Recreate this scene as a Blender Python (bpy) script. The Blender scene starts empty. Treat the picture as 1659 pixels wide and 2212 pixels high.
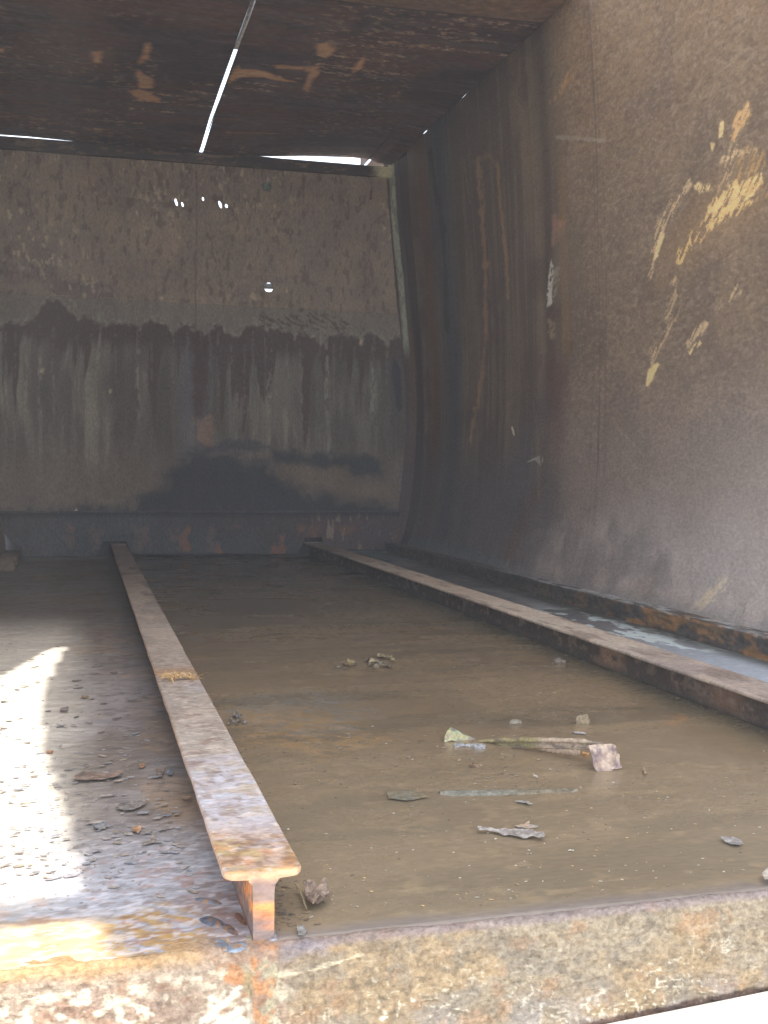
import bpy, bmesh, math, random
import numpy as np
from mathutils import Vector, Matrix

random.seed(7)
RNG = np.random.RandomState(11)
scene = bpy.context.scene
COL = scene.collection

# ------------------------------------------------------------------ camera model
CX, CY = 829.5, 1106.0
F = 2369.1
RM = np.array([[0.96463754, 0.00178008, -0.26357399],
               [-0.26344035, 0.03905834, -0.96388465],
               [0.00857897, 0.99923535, 0.03814608]])
HC = 0.523
CAM = np.array([0.0, 0.0, HC])

def at(px, py, ax, val):
    """where the line of sight of a photo pixel meets the plane axis=val"""
    r = RM @ np.array([px - CX, -(py - CY), -F])
    t = (val - CAM[ax]) / r[ax]
    return CAM + t * r
def atz(px, py, z=0.0): return at(px, py, 2, z)
def aty(px, py, y): return at(px, py, 1, y)

SAT = .92
# ------------------------------------------------------------------ numpy noise
_T = RNG.rand(16, 256, 256)
def vn(x, y, s=0):
    x = np.asarray(x, float); y = np.asarray(y, float)
    xi = np.floor(x).astype(int); yi = np.floor(y).astype(int)
    fx = x - xi; fy = y - yi
    fx = fx * fx * fx * (fx * (fx * 6 - 15) + 10); fy = fy * fy * fy * (fy * (fy * 6 - 15) + 10)
    T = _T[s % 16]; o = (s // 16) * 37
    a = T[(xi + o) & 255, (yi + o) & 255]; b = T[(xi + 1 + o) & 255, (yi + o) & 255]
    c = T[(xi + o) & 255, (yi + 1 + o) & 255]; d = T[(xi + 1 + o) & 255, (yi + 1 + o) & 255]
    return (a * (1 - fx) + b * fx) * (1 - fy) + (c * (1 - fx) + d * fx) * fy
def fbm(x, y, s=0, o=5, g=0.5):
    t = 0; a = 1; n = 0
    for i in range(o):
        t = t + a * vn(x * 2 ** i + i * 17.3, y * 2 ** i - i * 9.1, s + i); n += a; a *= g
    return t / n                                    # 0..1, mean .5
def ridge(x, y, s=0, o=4):
    t = 0; a = 1; n = 0
    for i in range(o):
        t = t + a * (1 - np.abs(2 * vn(x * 2 ** i + i * 5.3, y * 2 ** i + i * 3.7, s + i) - 1)); n += a; a *= .55
    return t / n
def ss(a, b, x):
    t = np.clip((x - a) / (b - a), 0, 1); return t * t * (3 - 2 * t)
def srgb(r, g, b):
    c = np.array([r, g, b], float) / 255
    return np.where(c <= .04045, c / 12.92, ((c + .055) / 1.055) ** 2.4)
def mix(A, B, m):
    A = np.asarray(A); B = np.asarray(B)
    return A * (1 - m[..., None]) + B * m[..., None]
def sdpoly(u, v, pts):
    """signed distance to polygon, negative inside"""
    pts = np.asarray(pts, float); n = len(pts)
    d = np.full(u.shape, 1e9); ins = np.zeros(u.shape, bool)
    for i in range(n):
        ax, ay = pts[i]; bx, by = pts[(i + 1) % n]
        ex, ey = bx - ax, by - ay; wx, wy = u - ax, v - ay
        t = np.clip((wx * ex + wy * ey) / (ex * ex + ey * ey + 1e-12), 0, 1)
        d = np.minimum(d, (wx - t * ex) ** 2 + (wy - t * ey) ** 2)
        c = ((ay > v) != (by > v)) & (u < (bx - ax) * (v - ay) / (by - ay + 1e-12) + ax)
        ins ^= c
    d = np.sqrt(d)
    return np.where(ins, -d, d)
def sdline(u, v, pts):
    pts = np.asarray(pts, float); d = np.full(u.shape, 1e9)
    for i in range(len(pts) - 1):
        ax, ay = pts[i]; bx, by = pts[i + 1]
        ex, ey = bx - ax, by - ay; wx, wy = u - ax, v - ay
        t = np.clip((wx * ex + wy * ey) / (ex * ex + ey * ey + 1e-12), 0, 1)
        d = np.minimum(d, (wx - t * ex) ** 2 + (wy - t * ey) ** 2)
    return np.sqrt(d)

# ------------------------------------------------------------------ object helpers
def tag(o, label=None, cat=None, group=None, kind=None):
    if label: o['label'] = label
    if cat: o['category'] = cat
    if group: o['group'] = group
    if kind: o['kind'] = kind
    return o
def empty(name, loc, label, cat, group=None):
    o = bpy.data.objects.new(name, None); COL.objects.link(o); o.location = loc
    o.empty_display_size = .05
    return tag(o, label, cat, group)
def link(name, me, mat, parent=None, smooth=True):
    """mesh is given in world coordinates; its origin is moved to the thing's base"""
    o = bpy.data.objects.new(name, me); COL.objects.link(o)
    if parent is not None:
        me.transform(Matrix.Translation(-Vector(parent.location))); o.parent = parent
    else:
        c = np.empty(len(me.vertices) * 3); me.vertices.foreach_get('co', c); c = c.reshape(-1, 3)
        b = Vector(((c[:, 0].min() + c[:, 0].max()) / 2, (c[:, 1].min() + c[:, 1].max()) / 2, c[:, 2].min()))
        me.transform(Matrix.Translation(-b)); o.location = b
    if mat: me.materials.append(mat)
    if smooth: me.polygons.foreach_set('use_smooth', [True] * len(me.polygons))
    me.update()
    return o
def setcol(me, rgb, wet=None, name='Col'):
    rgb = np.asarray(rgb, float); lum = (rgb * (.25, .62, .13)).sum(-1, keepdims=True); rgb = lum + (rgb - lum) * SAT
    n = len(me.vertices); a = np.ones((n, 4), np.float32)
    a[:, :3] = rgb
    if wet is not None: a[:, 3] = wet
    at_ = me.color_attributes.new(name, 'FLOAT_COLOR', 'POINT'); at_.data.foreach_set('color', a.ravel())
def gridmesh(name, P, rgb=None, wet=None, keep=None):
    """P: (nu,nv,3) array of points"""
    nu, nv = P.shape[:2]
    idx = np.arange(nu * nv).reshape(nu, nv)
    q = np.stack([idx[:-1, :-1], idx[1:, :-1], idx[1:, 1:], idx[:-1, 1:]], -1).reshape(-1, 4)
    if keep is not None: q = q[keep.reshape(-1)]
    me = bpy.data.meshes.new(name)
    me.vertices.add(nu * nv); me.vertices.foreach_set('co', P.reshape(-1, 3).astype(np.float32).ravel())
    me.loops.add(len(q) * 4); me.loops.foreach_set('vertex_index', q.ravel().astype(np.int32))
    me.polygons.add(len(q)); me.polygons.foreach_set('loop_start', np.arange(0, len(q) * 4, 4, dtype=np.int32))
    me.update(calc_edges=True)
    if rgb is not None: setcol(me, rgb.reshape(-1, 3), None if wet is None else wet.ravel())
    return me
def geo_space(a, b, k):
    """points from a to b with spacing k*value"""
    n = int(math.log(b / a) / k) + 2
    return a * (b / a) ** (np.arange(n) / (n - 1))

# ------------------------------------------------------------------ materials
def surf(name, scale=(1, 1, 1), fine=60, amt=.5, coarse=9, camt=.25, rough=(.6, .9), wetrough=.12, bump=.4, bumpscale=120,
         bdist=.004, flake=0, spec=.4, col=None, metallic=0.0, contrast=(.35, .65), gain=1.0, b2=.35):
    m = bpy.data.materials.new(name); m.use_nodes = True; nt = m.node_tree; N = nt.nodes; L = nt.links
    bs = N['Principled BSDF']
    def nd(t, **k):
        n = N.new(t)
        for a, b in k.items(): setattr(n, a, b)
        return n
    geo = nd('ShaderNodeNewGeometry'); mp = nd('ShaderNodeMapping'); mp.inputs['Scale'].default_value = scale
    L.new(geo.outputs['Position'], mp.inputs['Vector'])
    if col is None:
        at_ = nd('ShaderNodeAttribute', attribute_name='Col'); base = at_.outputs['Color']; wet = at_.outputs['Alpha']
    else:
        r = nd('ShaderNodeRGB'); r.outputs[0].default_value = (*col, 1); base = r.outputs[0]; wet = None
    def noise(s, d=6, r=.65):
        n = nd('ShaderNodeTexNoise'); n.inputs['Scale'].default_value = s; n.inputs['Detail'].default_value = d
        n.inputs['Roughness'].default_value = r; L.new(mp.outputs[0], n.inputs['Vector']); return n.outputs['Fac']
    def mrange(v, a, b, c, d):
        n = nd('ShaderNodeMapRange'); n.inputs['From Min'].default_value = a; n.inputs['From Max'].default_value = b
        n.inputs['To Min'].default_value = c; n.inputs['To Max'].default_value = d; L.new(v, n.inputs['Value']); return n.outputs[0]
    def math_(op, a, b):
        n = nd('ShaderNodeMath', operation=op)
        for i, v in enumerate((a, b)):
            if isinstance(v, (int, float)): n.inputs[i].default_value = v
            else: L.new(v, n.inputs[i])
        return n.outputs[0]
    nf = noise(fine); nc = noise(coarse, 4)
    f1 = mrange(nf, contrast[0], contrast[1], 1 - amt, 1 + amt)
    f2 = mrange(nc, .3, .7, gain * (1 - camt), gain * (1 + camt))
    ff = math_('MULTIPLY', f1, f2)
    vm = nd('ShaderNodeVectorMath', operation='SCALE'); L.new(base, vm.inputs[0]); L.new(ff, vm.inputs['Scale'])
    L.new(vm.outputs[0], bs.inputs['Base Color'])
    rr = mrange(nf, .3, .7, rough[1], rough[0])
    if wet is not None:
        # alpha 1 = dry, 0 = wet
        a = math_('SUBTRACT', 1.0, wet)
        mx = nd('ShaderNodeMix'); L.new(a, mx.inputs[0]); L.new(rr, mx.inputs[2]); mx.inputs[3].default_value = wetrough
        rr = mx.outputs[0]
    L.new(rr, bs.inputs['Roughness'])
    bs.inputs['Specular IOR Level'].default_value = spec
    bs.inputs['Metallic'].default_value = metallic
    h = noise(bumpscale, 8, .7)
    if flake:
        vo = nd('ShaderNodeTexVoronoi'); vo.inputs['Scale'].default_value = flake
        wn = nd('ShaderNodeTexNoise'); wn.inputs['Scale'].default_value = flake * .8; L.new(mp.outputs[0], wn.inputs['Vector'])
        va = nd('ShaderNodeVectorMath', operation='MULTIPLY_ADD'); L.new(wn.outputs['Color'], va.inputs[0])
        va.inputs[1].default_value = (1.2 / flake,) * 3; L.new(mp.outputs[0], va.inputs[2]); L.new(va.outputs[0], vo.inputs['Vector'])
        sep = nd('ShaderNodeSeparateColor'); L.new(vo.outputs['Color'], sep.inputs[0])
        h = math_('ADD', h, math_('MULTIPLY', sep.outputs[0], .9))
    bp = nd('ShaderNodeBump'); bp.inputs['Strength'].default_value = bump; bp.inputs['Distance'].default_value = bdist
    L.new(h, bp.inputs['Height'])
    b2_ = b2; b2 = nd('ShaderNodeBump'); b2.inputs['Strength'].default_value = b2_; b2.inputs['Distance'].default_value = .02
    L.new(nc, b2.inputs['Height']); L.new(b2.outputs[0], bp.inputs['Normal']); L.new(bp.outputs[0], bs.inputs['Normal'])
    return m

M = {}
M['back'] = surf('rusty_back_plate', scale=(1, 1, .5), fine=110, amt=.20, coarse=7, camt=.12, bump=.5, bumpscale=120, gain=2.45)
M['wall'] = surf('rusty_side_plate', scale=(1, .42, .75), fine=150, amt=.17, coarse=9, camt=.08, bump=.35, bumpscale=170, gain=2.2)
M['ceil'] = surf('rusty_lid_plate', scale=(.35, .6, 1), fine=60, amt=.30, coarse=7, camt=.22, bump=.45, bumpscale=90, gain=2.15)
M['floor'] = surf('scaly_floor_plate', scale=(.45, 1, 1), fine=70, amt=.14, coarse=9, camt=.10, bump=.45, bumpscale=160, bdist=.0016, flake=60, gain=1.4)
M['mud'] = surf('muddy_water_surface', scale=(.4, 1, 1), fine=110, amt=.13, coarse=6, camt=.10, rough=(.35, .55), wetrough=.12, bump=.15, bumpscale=110, bdist=.0015, spec=.4, contrast=(.3, .7), gain=1.42, b2=.05)
M['sill'] = surf('crusted_sill', scale=(.8, 1, 1), fine=190, amt=.30, coarse=40, camt=.14, bump=1.0, bumpscale=300, bdist=.003, gain=1.2)
M['beam'] = surf('rusty_beam', scale=(.55, .9, 1), fine=130, amt=.22, coarse=22, camt=.12, bump=.7, bumpscale=240, bdist=.0018, contrast=(.35, .65), gain=1.38)
M['angle'] = surf('rusty_angle', scale=(1, .5, 1), fine=70, amt=.3, coarse=12, camt=.25, bump=.6, bumpscale=120, gain=1.6)
M['weld'] = surf('weld_metal', fine=220, amt=.2, coarse=40, camt=.3, rough=(.38, .6), bump=.6, bumpscale=260, bdist=.0012, metallic=.25, spec=.5)
M['chip'] = surf('debris_surface', fine=160, amt=.28, coarse=50, camt=.2, bump=.5, bumpscale=250, bdist=.0012, gain=1.2)
M['conc'] = surf('pale_concrete', fine=40, amt=.15, coarse=3, camt=.15, col=tuple(srgb(196, 190, 180)), bump=.3)
M['white'] = surf('whitewashed_concrete', fine=60, amt=.1, coarse=8, camt=.1, col=tuple(srgb(225, 222, 215)), bump=.3)
M['steel'] = surf('plain_rusty_steel', fine=60, amt=.3, coarse=6, camt=.25, col=tuple(srgb(96, 78, 66)), bump=.4)

# ------------------------------------------------------------------ side wall section
PZ = np.array([-.05, .06, .09, .148, .264, .42, .569, .857, 1.143, 1.71, 2.10, 2.397, 2.46])
PBX = np.array([1.84, 1.856, 1.868, 1.894, 1.921, 1.941, 1.954, 1.966, 1.954, 1.894, 1.856, 1.829, 1.822])
PFX = np.array([1.82, 1.850, 1.868, 1.898, 1.925, 1.941, 1.950, 1.952, 1.948, 1.925, 1.895, 1.868, 1.862])
def _smooth(z, X):
    r = 0; ws = 0
    for d, w in ((-.12, .12), (-.06, .22), (0, .32), (.06, .22), (.12, .12)):
        k = np.clip(z / .2, 0, 1); r = r + w * np.interp(z + d * k, PZ, X); ws += w
    return r / ws
def prof(z, y):
    z = np.asarray(z, float)
    m = np.clip((np.asarray(y, float) - 4.2) / 2.35, 0, 1)
    b = _smooth(z, PBX); f = _smooth(z, PFX)
    return b * m + f * (1 - m)
def on_wall(px, py):
    x = 1.9
    for _ in range(40):
        p = at(px, py, 0, x); x = .5 * x + .5 * float(prof(p[2], p[1]))
    return p
W = lambda pts: [(lambda p: (p[1], p[2]))(on_wall(*q)) for q in pts]
B = lambda pts: [(lambda p: (p[0], p[2]))(aty(q[0], q[1], 6.55)) for q in pts]
ZC = 2.397
Cc = lambda pts: [(lambda p: (p[0], p[1]))(atz(q[0], q[1], ZC)) for q in pts]
Fl = lambda pts: [(lambda p: (p[0], p[1]))(atz(q[0], q[1], 0)) for q in pts]

STROKE = False
def blot(C, u, v, pts, rgb, amp=.02, soft=.01, s=3, freq=18, strength=1.0, tear=0):
    """irregular stain or bare patch with a ragged edge"""
    d = sdpoly(u, v, pts) + (fbm(u * freq, v * freq, s, 5) - .5) * 2 * amp
    m = 1 - ss(-soft, soft, d)
    if tear and STROKE: m = m * ss(tear - .04, tear + .04, fbm((v - u) * 16, (u + v) * 95, s + 5, 4))
    elif tear: m = m * ss(tear - .05, tear + .05, fbm(u * 26 - v * 20, v * 90 + u * 60, s + 5, 5))
    return mix(C, srgb(*rgb), m * strength)
def streak(C, u, v, pts, rgb, w=.01, amp=.006, s=5, freq=25, strength=1.0, soft=.6):
    d = sdline(u, v, pts) + (fbm(u * freq, v * freq, s, 4) - .5) * 2 * amp
    m = 1 - ss(w * (1 - soft), w, d)
    return mix(C, srgb(*rgb), m * strength)

# ------------------------------------------------------------------ BACK WALL
def build_back():
    xs = np.arange(-.62, 1.98, .0045); zs = np.arange(.245, 2.345, .0045)
    X, Z = np.meshgrid(xs, zs, indexing='ij')
    n1 = fbm(X * 6, Z * 6, 0); n2 = fbm(X * 40, Z * 22, 1); n3 = fbm(X * 2, Z * 2, 2)
    C = np.ones(X.shape + (3,)) * srgb(110, 96, 83)
    C = mix(C, srgb(124, 108, 90), ss(.45, .7, n1) * .6)
    C = mix(C, srgb(88, 77, 74), ss(.45, .65, fbm(X * 3, Z * 4, 4)) * ss(1.9, 1.6, Z) * .8)
    C = mix(C, srgb(142, 130, 108), ss(.60, .72, n2) * ss(.35, .6, n3) * .8)
    C = mix(C, srgb(78, 64, 54), ss(.60, .70, fbm(X * 40, Z * 18, 7)) * .55)
    seam = 1.497 - .004 * (X - .65)
    # grey band under the seam
    band = 1 - ss(seam - .012, seam + .002, Z)
    C = mix(C, srgb(98, 92, 82), band * .7)
    C = mix(C, srgb(130, 112, 88), (1 - ss(.0, .005, np.abs(Z - seam))) * ss(.4, .6, fbm(X * 12, Z * 3, 3)) * .8)
    # wet looking red brown curtain with a scalloped head
    colX = X + (fbm(X * 2, Z * 3, 3) - .5) * .05
    head = 1.345 + .09 * (fbm(X * 5, Z * 0, 5, 5) - .5) * 2 - .045 * (1 - np.abs(np.sin(X * 17 + 2 * fbm(X * 3, Z * 0, 4)))) ** 2 + .05 * (fbm(X * 40, Z * 40, 5, 4) - .5) + .13 * np.exp(-((X + .18) / .09) ** 2) - .05 * ss(.6, 1.7, X)
    cur = 1 - ss(-.016, .014, Z - head + .03 * (fbm(X * 24, Z * 24, 8, 4) - .5))
    C = mix(C, srgb(118, 112, 100), ((1 - ss(.0, .045, Z - head)) * (1 - cur)) * ss(.5, .62, fbm(X * 60, Z * 60, 6, 4)) * .75)
    C = mix(C, srgb(66, 53, 50), cur * .92)
    tail = 1.24 - .55 * ss(.45, .78, fbm(colX * 13, Z * .6, 6, 4)) + .05 * (fbm(X * 50, Z * 4, 8) - .5) - .03 * X
    low = 1 - ss(-.05, .05, Z - tail)
    st = fbm(colX * 38, Z * 1.6, 9, 5)
    lowc = mix(np.ones(X.shape + (3,)) * srgb(92, 86, 78), srgb(112, 105, 93), ss(.46, .66, st) * ss(.3, .6, fbm(X * 5, Z * 3, 2)))
    lowc = mix(lowc, srgb(70, 63, 59), ss(.42, .7, fbm(colX * 15, Z * 2.2, 10, 5)) * .8)
    lowc = mix(lowc, srgb(68, 61, 57), ss(.45, .62, fbm(X * 3.1, Z * 1.1, 13)) * .6)
    lowc = mix(lowc, srgb(96, 84, 74), (1 - ss(.45, .75, Z)) * .8)
    C = mix(C, lowc, low)
    # pale lines where drips ran
    dr = ss(.63, .74, fbm(colX * 26, Z * 1.1, 12, 4)) * ss(.45, .6, fbm(X * 80, Z * 30, 1, 3)) * (1 - ss(1.25, 1.36, Z)) * ss(.72, .95, Z)
    C = mix(C, srgb(128, 121, 108), dr * .5)
    for k in range(26):
        x0 = -.45 + 2.3 * (k * .618 % 1); z0 = 1.36 - .12 * random.random(); ln = .12 + .3 * random.random()
        C = streak(C, X, Z, [(x0, z0), (x0 + .012 * random.uniform(-1, 1), z0 - ln)], (112, 105, 94), .007, .014, k % 9, 45, .25)
    # dark tide marks at the foot
    C = mix(C, srgb(78, 76, 82), ss(.25, .75, 1 - np.abs(X - .62) / .16) * (1 - ss(1.1, 1.32, Z)) * ss(.50, .62, Z) * .55)
    navy = (50, 51, 58)
    C = blot(C, X, Z, B([(270, 1102), (330, 1060), (395, 995), (440, 975), (505, 985), (570, 1000), (610, 1035), (660, 1060), (730, 1082), (875, 1096), (890, 1120), (-60, 1120), (-60, 1100), (200, 1090)]), navy, .06, .055, 2, 14, .95)
    C = blot(C, X, Z, B([(590, 975), (700, 982), (800, 985), (826, 1000), (822, 1028), (775, 1030), (740, 1010), (600, 1002)]), navy, .035, .030, 3, 22, .9)
    C = blot(C, X, Z, B([(440, 962), (540, 945), (582, 965), (560, 977), (450, 974)]), (66, 62, 66), .028, .018, 4, 20)
    C = blot(C, X, Z, B([(420, 905), (455, 895), (470, 930), (450, 965), (425, 945)]), (122, 94, 74), .04, .02, 5, 24, .6)
    C = blot(C, X, Z, B([(610, 1010), (730, 1015), (760, 1050), (840, 1050), (850, 1080), (720, 1060), (640, 1040)]), (110, 94, 78), .03, .03, 5, 10, .6)
    C = blot(C, X, Z, B([(850, 770), (866, 800), (868, 885), (858, 890), (845, 800)]), (48, 46, 54), .01, .012, 6, 14, .9)
    C = blot(C, X, Z, B([(418, 715), (450, 740), (440, 900), (418, 905)]), (66, 50, 46), .02, .02, 7, 12, .9)
    # specks and pitted cluster
    C = blot(C, X, Z, B([(565, 668), (720, 680), (760, 700), (740, 720), (600, 705), (560, 690)]), (70, 58, 50), .05, .006, 8, 34, .8, .55)
    for (px, py, r) in ((348, 645, 5), (548, 640, 9), (45, 455, 6), (310, 348, 6), (800, 405, 6), (780, 740, 8), (90, 800, 7), (238, 845, 5), (620, 628, 5), (165, 1105, 5)):
        p = B([(px, py)])[0]
        d = np.hypot(X - p[0], (Z - p[1]) * .6) + (fbm(X * 60, Z * 60, 3) - .5) * .02
        C = mix(C, srgb(160, 144, 116), (1 - ss(r * .0008, r * .0022, d)) * .6)
    C = C * (1 - .18 * ss(.9, .4, Z) * ss(.0, .4, X))[..., None]
    # vertical joint
    C = mix(C, srgb(60, 52, 48), (1 - ss(.001, .006, np.abs(X - .636 - .003 * np.sin(Z * 7)))) * .45)
    C = mix(C, srgb(60, 48, 42), (1 - ss(.0, .05, 2.345 - Z)) * .5)
    Y = 6.55 + .012 * (fbm(X * 1.3, Z * 1.3, 3) - .5) + .006 * band * 0 - .005 * (1 - ss(seam - .004, seam, Z))
    P = np.stack([X, Y, Z], -1)
    # holes drilled through the plate
    keep = np.ones((len(xs) - 1, len(zs) - 1), bool)
    cxm = (X[:-1, :-1] + X[1:, 1:]) / 2; czm = (Z[:-1, :-1] + Z[1:, 1:]) / 2
    holes = [(576, 404, 9.5, 9.5, 0), (580.5, 620.5, 10, 10, 0), (380.5, 437, 2.8, 7.6, .25), (394, 442, 2.2, 5.0, .25), (438.5, 430, 2.0, 4.2, .2), (475.5, 442, 3.0, 7.8, .3), (489, 445, 2.8, 4.2, .2)]
    for px, py, rx, ry, tl in holes:
        q = aty(px, py, 6.55); sc = 6.55 / F
        rx *= sc; ry *= sc
        dx = P[..., 0] - q[0]; dz = P[..., 2] - q[2]; dx2 = dx + dz * tl
        e = np.sqrt((dx2 / rx) ** 2 + (dz / ry) ** 2) + 1e-6
        near = np.abs(e - 1) * min(rx, ry) < .0024
        nx = dx2 / e; nz = dz / e
        P[..., 0] = np.where(near, q[0] + nx - nz * tl, P[..., 0]); P[..., 2] = np.where(near, q[2] + nz, P[..., 2])
        ex = cxm - q[0]; ez = czm - q[2]
        keep &= ~(np.sqrt(((ex + ez * tl) / rx) ** 2 + (ez / ry) ** 2) < 1)
        if rx > .02: C = mix(C, srgb(40, 34, 32), (1 - ss(.0, .14, np.abs(e - 1.08))) * .6)
    me = gridmesh('back_wall', P, C, keep=keep)
    o = link('back_wall', me, M['back']); tag(o, kind='structure')
    return holes
HOLES = build_back()

# outside, behind the drilled holes
h0 = aty(576, 404, 6.55); h1 = aty(580.5, 620.5, 6.55)
def box(bm, a, b, bevel=0):
    v = [bm.verts.new((x, y, z)) for x in (a[0], b[0]) for y in (a[1], b[1]) for z in (a[2], b[2])]
    for f in ((0, 1, 3, 2), (4, 6, 7, 5), (0, 4, 5, 1), (2, 3, 7, 6), (0, 2, 6, 4), (1, 5, 7, 3)): bm.faces.new([v[i] for i in f])
def mesh_from(bm, name, rgb=None, bevel=0):
    if bevel:
        bmesh.ops.bevel(bm, geom=bm.edges[:], offset=bevel, segments=2, affect='EDGES', profile=.6)
    bmesh.ops.recalc_face_normals(bm, faces=bm.faces[:])
    me = bpy.data.meshes.new(name); bm.to_mesh(me); bm.free()
    if rgb is not None: setcol(me, np.tile(srgb(*rgb), (len(me.vertices), 1)))
    return me
bm = bmesh.new(); box(bm, (h0[0] - .07, 6.60, h0[2] - .07), (h0[0] + .09, 6.612, h0[2] + .10), .003)
o = link('backing_plate', mesh_from(bm, 'backing_plate', (64, 78, 70), .003), M['chip'], smooth=False)
tag(o, 'dark green plate showing through the upper round hole of the back wall', 'plate')
bm = bmesh.new(); box(bm, (h1[0] - .3, 6.85, h1[2] + .045), (h1[0] + .4, 6.90, h1[2] + .075))
o = link('hose_rail', mesh_from(bm, 'hose_rail', (70, 74, 80), .006), M['chip'], smooth=False)
tag(o, 'thin dark rail outside, seen through the lower round hole', 'rail')

# ------------------------------------------------------------------ SKIRT under the back wall
def build_skirt():
    pts = B([(-95, 1106), (-20, 1106), (2, 1140), (22, 1166), (46, 1182), (52, 1201), (205, 1201), (215, 1188), (222, 1168), (272, 1168), (282, 1192), (300, 1196), (640, 1194.5), (650, 1178), (655, 1160), (690, 1160), (694, 1178), (720, 1186), (826, 1186), (828, 1168), (854, 1169), (866, 1146), (873, 1106)])
    pts[0] = (-.6, pts[0][1])
    xs = np.arange(-.62, 1.95, .006); zs = np.arange(-.02, .272, .004)
    X, Z = np.meshgrid(xs, zs, indexing='ij')
    C = np.ones(X.shape + (3,)) * srgb(58, 55, 57)
    C = mix(C, srgb(58, 62, 68), ss(.4, .6, fbm(X * 3, Z * 3, 5)) * .7)
    C = mix(C, srgb(104, 72, 58), ss(.58, .70, fbm(X * 9, Z * 5, 6)) * (1 - ss(.16, .2, Z)) * .8)
    C = mix(C, srgb(72, 54, 54), ss(1.15, 1.4, X) * .5)
    C = mix(C, srgb(110, 94, 82), ss(.64, .72, fbm(X * 40, Z * 8, 7)) * ss(1.3, 1.4, X) * .7)
    for px in (165, 230, 330, 345, 415, 500): 
        q = B([(px * .9, 1165)])[0]
        C = blot(C, X, Z, [(q[0] - .02, q[1] + .06), (q[0] + .03, q[1] + .06), (q[0] + .02, q[1] - .05), (q[0] - .005, q[1] - .05)], (92, 74, 64), .05, .025, px % 7, 26, .45)
    C = mix(C, srgb(44, 44, 50), ss(.215, .25, Z) * .7)
    d = sdpoly(X, Z, pts)
    dc = (d[:-1, :-1] + d[1:, :-1] + d[1:, 1:] + d[:-1, 1:]) / 4
    Y = 6.535 + .004 * (fbm(X * 4, Z * 4, 3) - .5) - .025 * (1 - ss(.14, .26, Z))
    o = link('skirt_plate', gridmesh('skirt_plate', np.stack([X, Y, Z], -1), C, keep=dc < 0), M['back'])
    tag(o, 'dark notched skirt plate along the foot of the back wall', 'skirt plate')
    sm = o.modifiers.new('s', 'SOLIDIFY'); sm.thickness = .008; sm.offset = 1
    # hem bar over the skirt and the wall behind it
    bm = bmesh.new(); box(bm, (-.61, 6.505, .262), (1.918, 6.548, .274))
    o = link('hem_bar', mesh_from(bm, 'hem_bar', (62, 60, 64), .003), M['back'])
    tag(o, 'thin dark bar along the top of the notched skirt plate', 'steel bar')
    bm = bmesh.new(); box(bm, (-.7, 6.62, -.30), (1.95, 6.65, .30))
    o = link('rear_crossmember', mesh_from(bm, 'rear_crossmember', (50, 50, 54)), M['back'], smooth=False); tag(o, kind='structure')
build_skirt()

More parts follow.
